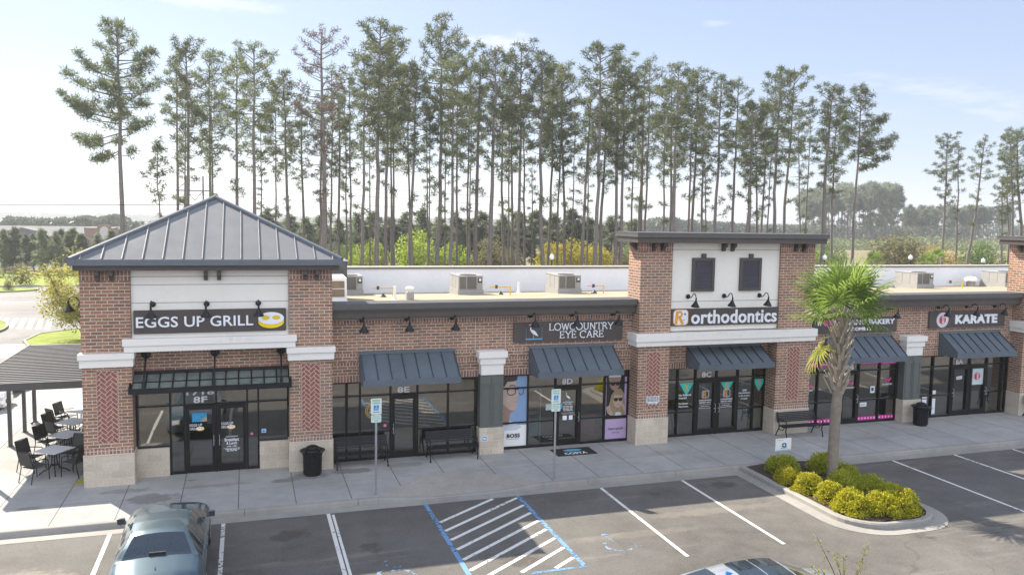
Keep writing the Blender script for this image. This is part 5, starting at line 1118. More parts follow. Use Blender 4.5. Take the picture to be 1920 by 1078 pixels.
for y in (27.6,31.0,32.9,34.4):
    mb = MB(); mb.box(-7.70,-7.59,y-.055,y+.055,.1,2.93); mb.box(-7.74,-7.55,y-.095,y+.095,.15,.165); mb.build('post', m_can, pg)
mb = MB(); mb.tube([(-7.64,34.22,2.9),(-7.64,34.22,.45),(-7.62,34.12,.25),(-7.66,33.95,.2)], .045, 8); mb.build('downspout', m_can, pg, smooth=40)
m_top = mat('table_top', (.66,.67,.69), .35, .2, var=.1, scale=5)
def table_proto():
    t = empty('patio_table', 'x', 'table', group='square patio tables beside the corner tower'); mb = MB(); mb.box(-.41,.41,-.41,.41,.715,.74); mb.build('tabletop', m_top, t, bevel=.008)
    for a in (45,135,225,315):
        mb = MB(); c, s = math.cos(R(a)), math.sin(R(a)); mb.tube([(.06*c,.06*s,.71),(.07*c,.07*s,.35),(.14*c,.14*s,.16),(.30*c,.30*s,.10),(.42*c,.42*s,0)], .018, 8); mb.build('leg', m_black, t, smooth=40)
    mb = MB(); mb.lathe([(.10,.25),(.115,.26),(.10,.27),(.10,.25)], n=18); mb.box(-.3,.3,-.02,.02,.695,.714); mb.box(-.02,.02,-.3,.3,.680,.694); mb.build('brace', m_black, t); return t
m_sling = mat('chair_mesh', (.045,.043,.042), .7, var=.25, scale=30)
def chair_proto():
    c = empty('patio_chair', 'x', 'chair', group='dark metal patio chairs around the tables')      # faces +Y
    mb = MB(); mb.hexa([(-.23,-.22,.42),(.23,-.22,.42),(.24,.24,.45),(-.24,.24,.45)], [(-.23,-.22,.44),(.23,-.22,.44),(.24,.24,.47),(-.24,.24,.47)]); mb.build('seat', m_sling, c, bevel=.006)
    mb = MB(); mb.hexa([(-.23,-.25,.50),(.23,-.25,.50),(.23,-.36,.92),(-.23,-.36,.92)], [(-.23,-.268,.505),(.23,-.268,.505),(.23,-.378,.925),(-.23,-.378,.925)]); mb.build('backrest', m_sling, c)
    for s in (-1, 1):
        mb = MB(); mb.tube([(s*.25,.27,0),(s*.25,.25,.45)], .014, 8); mb.build('leg', m_black, c); mb = MB(); mb.tube([(s*.25,-.34,0),(s*.25,-.24,.44),(s*.25,-.37,.94)], .014, 8); mb.build('leg', m_black, c, smooth=40)
        mb = MB(); mb.tube([(s*.25,.25,.44),(s*.27,.22,.60),(s*.28,.10,.67),(s*.27,-.1,.66),(s*.25,-.30,.655)], .015, 8); mb.build('armrest', m_black, c, smooth=40)
    mb = MB(); mb.tube([(-.25,-.37,.94),(0,-.38,.945),(.25,-.37,.94)], .014, 8); mb.build('top_rail', m_black, c, smooth=40); return c
TBp, CHp = table_proto(), chair_proto(); first = [True, True]
tabs = [(-5.62,27.47,'nearest the camera'),(-5.62,29.3,'second from the camera'),(-5.74,31.05,'third from the camera'),(-5.72,32.75,'furthest from the camera')]
SEATS = {0: [(148,.82,4),(238,.74,-6),(58,.72,0),(-32,.74,3)], 1: [(148,.74,0),(58,.7,0),(-32,.72,0)], 2: [(148,.72,5),(238,.62,-12),(-32,.72,0)], 3: [(148,.72,8),(200,.78,20),(-32,.72,0)]}
side = {148:'on the drive side',238:'turning its back to the camera',58:'on the far side',-32:'against the brick',200:'at the near left corner'}
for i, (x, y, w) in enumerate(tabs):
    o = TBp if i == 0 else copy_tree(TBp); place(o, (x, y, .15), R(-32), 'square pale topped patio table on black legs, the one '+w)
    for a, d, tw in SEATS[i]:
        c = CHp if first[1] else copy_tree(CHp); first[1] = False
        place(c, (x+d*math.cos(R(a)), y+d*math.sin(R(a)), .15), R(a+90+tw), 'dark patio chair %s of the table %s' % (side[a], w))
mb = MB(); mb.hexa([(-4.95,26.15,.151),(-4.54,26.25,.151),(-4.54,26.7,.151),(-4.7,26.8,.151)], [(-4.9,26.2,.156),(-4.55,26.28,.156),(-4.55,26.65,.156),(-4.68,26.75,.156)]); tag(mb.build('pollen_patch', mat('moss_pollen', (.30,.28,.03), .95, var=.4, scale=10)), kind='structure')

# ------------------------------------------------------------------ cars
def carpaint(name, col, metal=.5, rough=.22):
    g = G(name); c = g.co(); k = g.rng(g.noise(c, 2.5, 5), .3, .7, .93, 1.07)
    return g.fin(g.scale(col, k), rough, metal, .5, None, {'Coat Weight': .8, 'Coat Roughness': .03})
m_carglass = mat('car_glass', (.018,.028,.038), .04, .0, var=.1, spec=.9)
m_tyre = mat('tyre_rubber', (.02,.02,.021), .85); m_rim = mat('wheel_rim', (.45,.46,.47), .3, .8); m_lens = mat('red_lens', (.35,.02,.02), .25); m_hlens = mat('clear_lens', (.6,.62,.65), .1, .3); m_chrome = mat('chrome', (.6,.6,.62), .12, .95)
def car(name, label, cat, paint_m, prof, pos, rz, glass_top=False, group=None):
    c = empty(name, label, cat, pos, rz, group=group); L = prof['L']; hw = prof['W']/2
    pts = prof['top']                  # (y, z) along the centre line, rear to front
    ys = sorted(set([round(-L/2+L*i/56, 4) for i in range(57)]+[p[0] for p in pts]))
    ip = lambda tab, y: float(np.interp(y, [p[0] for p in tab], [p[1] for p in tab]))
    cab = prof['cab']                  # rear glass foot, roof rear, roof front, windscreen foot
    rows = []
    for y in ys:
        t = abs(y)/(L/2); w = hw*(1-.16*max(0, (t-.72)/.28)**2.2); zt = ip(pts, y); zb = min(ip(prof['belt'], y), zt-.012)
        zl = .20+.10*max(0, (t-.9)/.1)
        inside = cab[0] < y < cab[3]; f = 0
        if inside: f = min(1, (y-cab[0])/(cab[1]-cab[0]), (cab[3]-y)/(cab[3]-cab[2]))
        wt = w*(.86-.0*f)-(.225*hw/.93)*f; crown = .035
        zs = zb+(zt-zb)*.93
        rows.append([(0,y,zl),(w*.86,y,zl),(w*.965,y,zl+.10),(w,y,zl+(zb-zl)*.55),(w*.988,y,zb-.07),(w*.93,y,zb),(wt,y,zs if inside else zb+(zt-zb)*.6),(wt*.86,y,zt),(wt*.45,y,zt+crown*.7),(0,y,zt+crown)])
    nb = len(rows[0]); V = []; 
    for r_ in rows: V += r_+[(-p[0],p[1],p[2]) for p in r_[1:-1]][::-1]
    m = 2*nb-2; body, gl = MB(), {'rear_window': MB(), 'windscreen': MB(), 'side_window': MB()}
    for g_ in list(gl.values())+[body]: g_.v = list(V)
    def putf(mbx, f): mbx.f.append(list(f)); mbx.mi.append(0)
    for i in range(len(rows)-1):
        ym = (ys[i]+ys[i+1])/2
        for k in range(m):
            f = (i*m+k, i*m+(k+1) % m, (i+1)*m+(k+1) % m, (i+1)*m+k); kk = k if k < nb-1 else m-1-k
            dst = body
            if kk in (6, 7, 8):
                if cab[0]+.03 < ym < cab[1]-.02 and kk > 6: dst = gl['rear_window']
                elif cab[2]+.03 < ym < cab[3]-.03 and kk > 6: dst = gl['windscreen']
            if kk == 5 and cab[0]+.22 < ym < cab[3]-.22 and not any(abs(ym-q) < .06 for q in prof['pillars']): dst = gl['side_window']
            putf(dst, f)
    body.f.append(list(range(m))[::-1]); body.f.append([(len(rows)-1)*m+k for k in range(m)]); body.mi += [0, 0]
    body.build('body', paint_m, c, smooth=38)
    for nme, g_ in gl.items():
        if nme == 'side_window':
            for s in (1, -1):
                q = MB(); q.v = list(V); q.f = [f for f in g_.f if sum(V[k][0] for k in f)*s > 0]; q.mi = [0]*len(q.f); q.build('side_window', m_carglass, c, smooth=38)
        elif g_.f: g_.build(nme, m_carglass, c, smooth=38)
    for s in (1, -1):
        for yw in prof['axles']:
            mb = MB(); R_ = prof.get('wr', .325); mb.lathe([(R_*.62,-.10),(R_*.9,-.11),(R_,-.07),(R_,.07),(R_*.9,.11),(R_*.62,.10)], (s*(hw-.105),yw,R_), 28, (1,0,0)); wh = mb.build('wheel', m_tyre, c, smooth=40)
            mb = MB(); mb.lathe([(0,.06),(R_*.25,.07),(R_*.62,.095),(R_*.64,.102),(R_*.60,.112),(R_*.5,.085),(0,.085)], (s*(hw-.105),yw,R_), 20, (s,0,0)); r_ = mb.build('rim', m_rim, wh, smooth=40)
        mb = MB(); ymr = prof['mirror']; zb = ip(prof['belt'], ymr)
        mb.hexa([(s*(hw-.06),ymr-.05,zb+.02),(s*(hw+.13),ymr-.06,zb+.02),(s*(hw+.15),ymr-.05,zb+.16),(s*(hw-.02),ymr-.05,zb+.16)], [(s*(hw-.06),ymr+.02,zb+.02),(s*(hw+.10),ymr+.07,zb+.03),(s*(hw+.11),ymr+.06,zb+.14),(s*(hw-.02),ymr+.05,zb+.15)]); mr = mb.build('mirror', paint_m, c, smooth=50, bevel=.012)
        mb = MB(); mb.poly([(s*(hw-.01),ymr-.062,zb+.035),(s*(hw+.125),ymr-.066,zb+.035),(s*(hw+.135),ymr-.058,zb+.145),(s*(hw+.0),ymr-.056,zb+.145)]); mb.build('mirror_glass', m_carglass, mr)
        for yh in prof['handles']:
            mb = MB(); z = ip(prof['belt'], yh)-.12; mb.box(s*(hw-.008)-.015, s*(hw-.008)+.02, yh-.09, yh+.09, z-.014, z+.014); mb.build('door_handle', paint_m, c)
        mb = MB(); y = -L/2; mb.hexa([(s*.45,y+.05,.62),(s*(hw*.86),y+.10,.62),(s*(hw*.86),y+.08,.80),(s*.45,y+.04,.80)], [(s*.45,y-.012,.62),(s*(hw*.83),y+.02,.62),(s*(hw*.83),y+.03,.80),(s*.45,y-.004,.80)]); mb.build('tail_light', m_lens, c)
        mb = MB(); y = L/2; mb.hexa([(s*.45,y-.06,.55),(s*(hw*.86),y-.12,.55),(s*(hw*.86),y-.14,.70),(s*.45,y-.06,.70)], [(s*.45,y+.012,.55),(s*(hw*.82),y-.02,.55),(s*(hw*.82),y-.03,.70),(s*.45,y+.006,.70)]); mb.build('headlight', m_hlens, c)
    mb = MB(); mb.box(-.35,.35,L/2-.02,L/2+.012,.36,.52); mb.build('grille', m_black, c)
    mb = MB(); mb.box(-.15,.15,-L/2-.012,-L/2+.01,.42,.57); mb.build('licence_plate', m_paper, c)
    return c, V
sedan = dict(L=5.0, W=1.86, top=[(-2.5,.60),(-2.47,.80),(-2.40,.93),(-2.25,.975),(-1.74,1.06),(-1.68,1.075),(-1.45,1.22),(-1.18,1.375),(-1.0,1.405),(-.5,1.425),(0,1.415),(.26,1.375),(.7,1.20),(1.17,.99),(1.25,.965),(1.9,.90),(2.25,.83),(2.42,.72),(2.5,.52)],
             belt=[(-2.5,.55),(-2.3,.86),(-1.7,.95),(0,.93),(1.2,.90),(2.1,.80),(2.4,.62),(2.5,.48)], cab=(-1.72,-1.18,.26,1.19), pillars=(-.95,-.30,.55), axles=(-1.45,1.50), mirror=.88, handles=(-.75,.1))
P1 = carpaint('dark_teal_paint', (.06,.10,.125), .5, .3)
c1, _ = car('parked_car', 'dark blue green sedan parked nose to the kerb at the lower left', 'car', P1, sedan, (-1.82,19.42,0), R(.6), group='cars in the parking lot')
mb = MB(); mb.box(-.16,.16,-1.66,-1.60,1.11,1.165); mb.build('brake_light', m_black, c1)
mb = MB(); mb.box(-.012,.012,-2.2,-1.8,1.035,1.04); mb.build('lock_trim', m_chrome, c1)
coupe = dict(L=4.6, W=1.80, top=[(-2.3,.55),(-2.27,.78),(-2.2,.92),(-2.0,.985),(-1.75,1.05),(-1.4,1.24),(-1.0,1.375),(-.5,1.43),(.15,1.44),(.5,1.40),(.95,1.2),(1.4,1.01),(1.45,.99),(1.85,.94),(2.1,.85),(2.25,.62),(2.3,.48)],
             belt=[(-2.3,.5),(-2.1,.84),(-1.6,.93),(0,.90),(1.35,.91),(2.0,.82),(2.2,.6),(2.3,.45)], cab=(-1.75,-1.0,.5,1.42), pillars=(-.9,-.25,.6), axles=(-1.35,1.4), mirror=1.0, handles=(-.6,.2))
P2 = carpaint('silver_paint', (.52,.56,.62), .6, .2)
c2, _ = car('parked_car', 'silver car with a glass sunroof at the lower edge of the photo', 'car', P2, coupe, (9.55,13.08,0), R(-90), group='cars in the parking lot')
mb = MB()
for y0, y1 in ((-.62,-.12),(-.09,.44)):
    zz_ = lambda y: float(np.interp(y, [p[0] for p in coupe['top']], [p[1] for p in coupe['top']]))
    n_ = 6
    for i in range(n_):
        for j in range(6):
            q = lambda a, b: (-.44+.88*b/6, y0+(y1-y0)*a/n_, zz_(y0+(y1-y0)*a/n_)+.006+.035*(1-abs(-.44+.88*b/6)/.62*.75))
            mb.poly([q(i,j),q(i,j+1),q(i+1,j+1),q(i+1,j)])
mb.build('sunroof', m_carglass, c2, smooth=38)
mb = MB(); mb.hexa([(-.03,-.86,1.40),(.03,-.86,1.40),(.02,-.66,1.43),(-.02,-.66,1.43)], [(-.012,-.84,1.50),(.012,-.84,1.50),(.006,-.74,1.46),(-.006,-.74,1.46)]); mb.build('antenna_fin', m_blue, c2)
P3 = carpaint('white_paint_car', (.72,.72,.72), .1, .25); P4 = carpaint('black_paint_car', (.02,.022,.025), .3, .2)
suv = dict(sedan); suv['top'] = [(y, z*1.12 if z > .7 else z) for y, z in sedan['top']]; suv['L'] = 5.0
car('parked_car', 'white car parked with its nose to the patio kerb, left of the canopy posts', 'car', P3, sedan, (-11.75,37.4,0), R(-90), group='cars in the parking lot')
car('parked_car', 'black car parked behind the white one, under the canopy edge', 'car', P4, suv, (-11.95,41.6,0), R(-90), group='cars in the parking lot')

# ------------------------------------------------------------------ foliage tools
def nmesh(name, verts, faces_n, mats, parent=None, mi=None, k=3):
    """verts (N*k,3) array whose faces are consecutive k-tuples"""
    n = len(verts)//k; me = bpy.data.meshes.new(name); me.vertices.add(len(verts)); me.vertices.foreach_set('co', np.asarray(verts, np.float32).ravel())
    me.loops.add(n*k); me.loops.foreach_set('vertex_index', np.arange(n*k, dtype=np.int32)); me.polygons.add(n)
    me.polygons.foreach_set('loop_start', np.arange(0, n*k, k, dtype=np.int32)); me.polygons.foreach_set('loop_total', np.full(n, k, np.int32))
    for m in (mats if isinstance(mats, (list, tuple)) else [mats]): me.materials.append(m)
    if mi is not None: me.polygons.foreach_set('material_index', np.asarray(mi, np.int32))
    me.update(calc_edges=True); me.validate(); return link(name, me, parent)
def unit(a): return a/np.maximum(np.linalg.norm(a, axis=-1, keepdims=True), 1e-9)
def needles(rng, c, d, ln, wd):
    s = unit(np.cross(d, rng.normal(size=d.shape)))*wd[:,None]/2
    return np.stack([c-s, c+s, c+d*ln[:,None]], 1).reshape(-1, 3)
def leaves(rng, c, ln, wd, upb=.3):
    d = unit(rng.normal(size=c.shape)+np.array([0,0,upb])); s = unit(np.cross(d, rng.normal(size=d.shape)))*wd[:,None]/2; l = d*ln[:,None]
    return np.stack([c-l*.5, c+s, c+l*.5, c-s], 1).reshape(-1, 4, 3).reshape(-1, 3)
def tuft_cloud(rng, C0, rad, per, ln, wd, up=.35):
    """bottle-brush clumps: needles leaving each centre"""
    n = len(C0)*per; c = np.repeat(C0, per, 0); r_ = np.repeat(rad, per)
    d = unit(rng.normal(size=(n,3))*np.array([1,1,.75])+np.array([0,0,up])); c = c+d*(r_*rng.uniform(.05,.8,n))[:,None]
    return needles(rng, c, unit(d+rng.normal(size=(n,3))*.45), ln*rng.uniform(.7,1.3,n), wd*rng.uniform(.7,1.3,n))
def pine(seed, H=25., cb=.5, spread=2.6, nbr=46, per=24, low=6, bare=0.0, asym=None, crad=.42, name='pine_tree', top_round=.72, leafm=None, r0=.17, nl=.35, nw=.072, limbs=()):
    rng = np.random.default_rng(seed); rnd = random.Random(seed)
    t = empty(name, 'x', 'pine tree')
    zz_ = np.linspace(0, 1, 12); bx = np.cumsum(rng.normal(size=12)*.05); by = np.cumsum(rng.normal(size=12)*.05); bx -= bx[0]; by -= by[0]
    bx -= zz_*bx[-1]; by -= zz_*by[-1]
    at = lambda f: np.array([np.interp(f, zz_, bx), np.interp(f, zz_, by), f*H])
    mb = MB(); mb.tube([at(f) for f in zz_], [r0*(1.25 if f == 0 else 1)*(1-.82*f)+.012 for f in zz_], 9); mb.build('trunk', m_bark, t, smooth=True)
    wood = MB(); CC = []; RR = []; az = rnd.uniform(0, 6.28)
    n_all = nbr+low
    for i in range(n_all+len(limbs)):
        if i < nbr: f = cb+(.985-cb)*(i/(nbr-1))**.9; f += rnd.uniform(-.012,.012)
        else: f = rnd.uniform(cb*.55, cb)
        u = (f-cb)/(1-cb); az += 2.4+rnd.uniform(-.5,.5)
        shape = min(1, .50+u*1.15)*max(.22, (1-max(0, (u-top_round)/(1-top_round))**2.6)) if u > 0 else rnd.uniform(.25,.6)
        Lb = spread*shape*rnd.choice((.5,.8,1.0,1.1,1.3))*rnd.uniform(.85,1.1)
        if asym: Lb *= asym(u, az)
        if Lb < .25: Lb = .25
        pit = R(rnd.uniform(-6,24)+34*max(0,u)**3)
        if i >= n_all: z_, az, Lb, pit = limbs[i-n_all]; az, pit, f = R(az), R(pit), z_/H
        p0 = at(min(f, 1)); d = np.array([math.cos(az)*math.cos(pit), math.sin(az)*math.cos(pit), math.sin(pit)])
        p1 = p0+d*Lb*.5+np.array([0,0,-.02*Lb]); d2 = unit(d+np.array([rnd.uniform(-.25,.25),rnd.uniform(-.25,.25),.18])); p2 = p1+d2*Lb*.3; p3 = p2+unit(d2+np.array([0,0,.35]))*Lb*.22
        wood.tube([p0,p1,p2,p3], [.028+.012*Lb,.02+.006*Lb,.015,.008], 3, cap=False)
        if rnd.random() < bare: continue
        if i < nbr and rnd.random() < .12: continue
        k = max(1, int(Lb*2.0+rnd.random())) if i < n_all else int(Lb*5)
        for j in range(k):
            s = .45+.55*(j+rnd.random()*.8)/k; q = p0+(p1-p0)*s/.5 if s < .5 else (p1+(p2-p1)*(s-.5)/.3 if s < .8 else p2+(p3-p2)*(s-.8)/.2)
            side_ = np.array([-d[1], d[0], 0])*rnd.uniform(-1,1)*.34*Lb*min(1, (1.25-s))
            CC.append(q+side_+np.array([0,0,rnd.uniform(-.12,.45)])); RR.append(crad*rnd.uniform(.65,1.25))
        CC.append(p3); RR.append(crad*.9)
    wood_o = wood.build('branch_wood', m_twig); 
    V = tuft_cloud(rng, np.array(CC), np.array(RR), per, nl, nw)
    cr = nmesh('crown', V, None, leafm or m_pine, t)
    # branches join the crown mesh as its second material
    bmx = bmesh.new(); bmx.from_mesh(cr.data); n0 = len(bmx.faces); bmx.from_mesh(wood_o.data); bmx.faces.ensure_lookup_table()
    for f in bmx.faces[n0:]: f.material_index = 1
    bmx.to_mesh(cr.data); bmx.free(); cr.data.materials.append(m_twig); bpy.data.objects.remove(wood_o); return t
def put(proto, used, loc, rz, sc, label, group, tr=None, lean=(0,0), cat=None):
    o = proto if proto.name not in used else copy_tree(proto); used.add(proto.name)
    o.location = loc; o.rotation_euler = (lean[1], lean[0], rz); o.scale = sc if hasattr(sc, '__len__') else (sc,)*3
    o['label'] = label; o['group'] = group
    if cat: o['category'] = cat
    if tr:
        for ch in o.children:
            if ch.name.startswith('trunk'): ch.scale = (tr, tr, 1)
    return o
USED = set()
# ------------------------------------------------------------------ the tall pines behind the shops
PA = [pine(s, cb=.55, spread=2.3, nbr=46, per=31, low=3, crad=.46) for s in (11,12,13,14)]
PB = [pine(s, cb=.55, spread=1.9, nbr=34, per=29, low=4, crad=.45) for s in (21,22,23,24)]
PC = [pine(s, cb=.52, spread=1.3, nbr=20, per=27, low=4, crad=.42) for s in (31,32,33)]
PD = [pine(41, cb=.52, spread=2.6, nbr=50, per=24, low=10, bare=.08, crad=.40, leafm=m_rust, nl=.28, nw=.06)]
PINES=[(-6.71,92.72,24.74,0.86,0.144,'B'),(-6.35,94.39,22.01,0.61,0.088,'C'),(-4.94,82.36,24.32,0.17,0.154,'A'),(-3.77,97.19,26.08,0.20,0.151,'A'),(-3.39,94.36,21.62,0.29,0.117,'B'),(-0.71,83.38,24.01,-0.07,0.155,'B'),(0.88,76.23,23.23,-0.09,0.166,'A'),(1.59,90.52,18.10,0.23,0.084,'C'),(3.28,97.21,23.03,-0.15,0.091,'B'),(3.58,81.19,21.78,-0.03,0.151,'A'),(6.33,96.61,21.37,-0.10,0.150,'B'),(6.90,76.91,25.11,-0.33,0.216,'D'),(7.73,90.57,21.24,0.33,0.141,'B'),(8.50,87.45,23.53,-0.18,0.109,'B'),(9.81,91.61,21.50,0.04,0.143,'B'),(10.70,92.04,22.75,-0.23,0.086,'C'),(10.16,84.18,22.08,0.15,0.105,'B'),(10.43,77.73,23.24,-0.22,0.146,'B'),(11.61,78.24,26.41,-0.65,0.196,'A'),(13.93,96.83,20.66,0.15,0.091,'C'),(13.50,82.13,25.61,0.20,0.155,'A'),(14.77,86.23,24.91,0.29,0.109,'B'),(16.61,95.16,26.97,0.38,0.120,'A'),(16.65,85.94,24.40,-0.41,0.109,'B'),(15.98,80.94,23.02,0.27,0.154,'A'),(18.58,85.77,20.11,-0.54,0.082,'C'),(18.32,84.02,19.38,0.26,0.080,'C'),(18.82,82.97,28.55,-0.34,0.185,'A'),(20.67,86.93,20.97,-0.18,0.083,'C'),(19.07,77.72,23.19,0.06,0.149,'A'),(24.73,97.75,30.11,-0.18,0.125,'A'),(25.67,96.21,26.21,-0.95,0.124,'B'),(23.74,88.05,20.74,0.02,0.085,'C'),(23.30,83.69,25.49,-0.32,0.189,'B'),(23.92,80.31,25.24,-0.27,0.208,'A'),(29.48,93.49,25.44,-0.53,0.152,'B'),(27.92,86.87,25.89,-0.08,0.085,'B'),(31.73,97.17,24.29,-0.23,0.159,'B'),(27.27,81.53,26.20,0.23,0.160,'A'),(33.55,97.53,23.79,-0.60,0.128,'C'),(34.12,96.51,15.90,-0.18,0.095,'C'),(28.98,78.39,25.03,-0.73,0.182,'A'),(33.59,89.06,25.64,-0.16,0.148,'A'),(33.53,86.32,23.42,-0.32,0.115,'B'),(34.39,86.04,25.60,-0.84,0.144,'A'),(34.64,84.91,19.82,-0.26,0.085,'C'),(33.10,78.41,21.38,-0.65,0.159,'B'),(39.90,92.44,21.59,-0.48,0.094,'C'),(33.58,76.03,25.67,-0.19,0.181,'A'),(36.66,81.42,21.21,-0.30,0.166,'B'),(37.13,78.70,25.51,-0.20,0.162,'A'),(37.61,78.48,24.16,-0.01,0.162,'A'),(47.18,95.46,19.69,-0.59,0.132,'B'),(45.71,90.73,27.41,-0.50,0.158,'B'),(41.81,88.42,24.29,-0.35,0.152,'B'),(46.15,90.74,22.43,0.31,0.158,'B'),(48.42,93.87,28.34,0.12,0.131,'B'),(46.23,84.80,23.40,-0.98,0.120,'B'),(54.15,97.65,27.17,-0.69,0.173,'A'),(42.66,76.18,24.51,-0.14,0.190,'A'),(55.19,94.50,26.11,-0.20,0.136,'B'),(56.53,95.83,27.71,-0.11,0.173,'A'),(50.77,84.25,19.40,-0.56,0.153,'B'),(58.47,95.03,18.81,-1.12,0.104,'C'),(49.71,78.93,23.95,-0.59,0.174,'A'),(59.83,92.10,26.97,-0.59,0.170,'B'),(51.21,76.07,21.10,-0.59,0.171,'A'),(58.38,84.65,22.31,-1.01,0.160,'A'),(60.48,86.53,21.39,-1.16,0.131,'B'),(68.45,97.37,25.28,-0.29,0.148,'B'),(61.64,86.75,19.57,-0.55,0.099,'C'),(59.32,82.05,26.06,-0.70,0.189,'A'),(71.64,97.02,29.31,-0.51,0.187,'A'),(74.98,97.19,23.38,-1.63,0.114,'B'),(68.93,88.82,22.82,-0.49,0.105,'C'),(63.25,78.84,24.04,-0.60,0.220,'A'),(75.27,91.35,23.76,-0.69,0.147,'A'),(95.76,92.86,21.47,-0.79,0.166,'A'),(104.27,98.38,21.04,-0.77,0.134,'C'),(99.58,92.29,21.56,-1.65,0.169,'B'),(107.21,92.73,15.42,-0.80,0.132,'B'),(113.43,96.89,18.22,-1.40,0.139,'B'),(112.18,94.72,22.45,-2.22,0.182,'A'),(115.22,96.36,23.58,-1.93,0.233,'A'),(114.44,94.53,22.88,-1.77,0.230,'A')]
segs = [(-99,5.2,'behind the pyramid roof'),(5.2,13.2,'just right of the pyramid roof'),(13.2,22.5,'behind the lime green trees'),(22.5,30.4,'behind the first rooftop unit'),(30.4,40.5,'around the yellow spring tree'),(40.5,56,'behind the flat tower left half'),(56,69,'behind the flat tower right half'),(69,90,'behind the palm'),(90,110,'right of the sky gap'),(110,200,'at the right edge of the photo')]
order = sorted(range(len(PINES)), key=lambda i: (PINES[i][0]+PINES[i][3]*.3)/PINES[i][1])
cnt = {}; rnd = random.Random(77)
DESC = {'A':'tall full crowned pine','B':'tall medium pine','C':'thin young pine','D':'tall pine with a sparse reddish crown'}
SEG90 = lambda x, y: x/y*90
for i in order:
    x, y, h, ln, r_, s = PINES[i]; pool = {'A':PA,'B':PB,'C':PC,'D':PD}[s]; pr = pool[rnd.randrange(len(pool))]
    xs_ = SEG90(x, y); sg = next(q[2] for q in segs if q[0] <= xs_ < q[1]); key = (s, sg); cnt[key] = cnt.get(key, 0)+1
    k = (h-.65)/25.; wk = k*rnd.uniform(.9,1.12)*(1.0 if s != 'A' else 1.04)
    lab = '%s, %s from the left %s' % (DESC[s], ORD[cnt[key]-1], sg) if s != 'D' else DESC[s]+' rising right of the pyramid roof'
    put(pr, USED, (x, y, 0), rnd.uniform(0, 6.28), (wk, wk, k), lab, 'tall pines behind the shops', tr=max(.6, 1.3*r_/(.17*wk)), lean=(math.atan2(ln, h), 0))
# background pines filling the depth of the row
big = pine(51, H=24.5, cb=.62, spread=2.5, nbr=50, per=30, low=0, crad=.5, r0=.26, top_round=.5, limbs=[(19.5,172,4.0,22),(18.0,190,4.6,14),(20.8,20,3.2,20),(19.6,-30,3.0,18),(18.3,5,3.2,8),(17.2,28,2.7,4),(16.6,184,3.6,6),(16.0,176,5.4,15),(15.7,165,4.2,10),(15.2,10,2.8,12),(14.6,-40,2.2,10),(14.9,188,3.6,-18),(14.4,172,3.2,-20),(13.4,200,2.4,-30),(13.2,160,2.0,-28),(12.9,20,1.4,10),(14,100,2.2,5),(16,90,3,10),(18,250,3,10),(17,270,2.6,5),(20,120,2.6,18)])
put(big, USED, (-10.45,80,0), 0, 1, 'large lone pine with long limbs reaching left, leftmost of all the tall pines', 'tall pines behind the shops')
sm = pine(52, H=14.3, cb=.62, spread=1.35, nbr=26, per=22, low=2, crad=.34, r0=.1, top_round=.1)
put(sm, USED, (-7.4,80,0), 1, 1, 'short slender pine standing alone between the large lone pine and the row', 'tall pines behind the shops')
rp = pine(53, H=24.0, cb=.64, spread=2.2, nbr=46, per=30, low=0, crad=.48, r0=.2, top_round=.5, limbs=[(19.5,-5,3.6,8),(18.8,15,3.8,2),(17.6,-15,4.6,-2),(17.2,5,5.0,-6),(16.6,25,4.2,-8),(16.0,-25,3.6,-12),(15.2,0,2.6,-14),(14.6,20,1.8,-10),(17.5,100,2.2,0),(17,260,2.4,0),(18.8,170,1.6,5),(15.6,185,1.2,0)])
put(rp, USED, (68.9,80,0), 0, 1, 'tall pine with foliage swept to the right, last of the row before the sky gap', 'tall pines behind the shops')

# ------------------------------------------------------------------ middle distance
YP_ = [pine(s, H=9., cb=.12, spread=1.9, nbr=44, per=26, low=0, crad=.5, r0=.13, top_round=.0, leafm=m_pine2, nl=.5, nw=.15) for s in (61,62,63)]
rnd = random.Random(8); n_ = 0
xsrow = [-30.5+.78*k+rnd.uniform(-.3,.3) for k in range(23)]
for i, x in enumerate(xsrow):
    h = rnd.uniform(4.4,5.6); y = 118+rnd.uniform(-4,5); k = h/9
    put(YP_[i % 3], USED, (x, y, 0), rnd.uniform(0,6.28), (k*1.05,k*1.05,k), 'young dark pine in the thicket between the lawn and the lake, %s from the left' % ORD[i], 'young pines beyond the lawn', cat='pine tree')
mids = [(.7,8.4),(2.8,9.5),(4.2,7.6),(5.8,8.8),(8,8.2),(9.8,8.6),(12.5,7.8),(15,9.0),(17,9.5),(19.5,8.6),(21.5,9.2),(24,9.9),(26.5,8.8),(29,9.4),(31,8.6),(33,9.8),(36,9.2),(38.5,10.0),(41,10.2),(44,9.6),(47,10.5),(50,9.2),(53.5,9.2),(57.5,9.0)]
for i, (x, h) in enumerate(mids):
    h *= .86; y = 116+rnd.uniform(-3,6); k = h/9
    put(YP_[i % 3], USED, (x*y/115, y, 0), rnd.uniform(0,6.28), (k*1.4,k*1.4,k), 'hazy mid sized pine between the tall trunks behind the parapet, %s from the left' % ORD[i], 'mid sized pines behind the tall row', cat='pine tree')
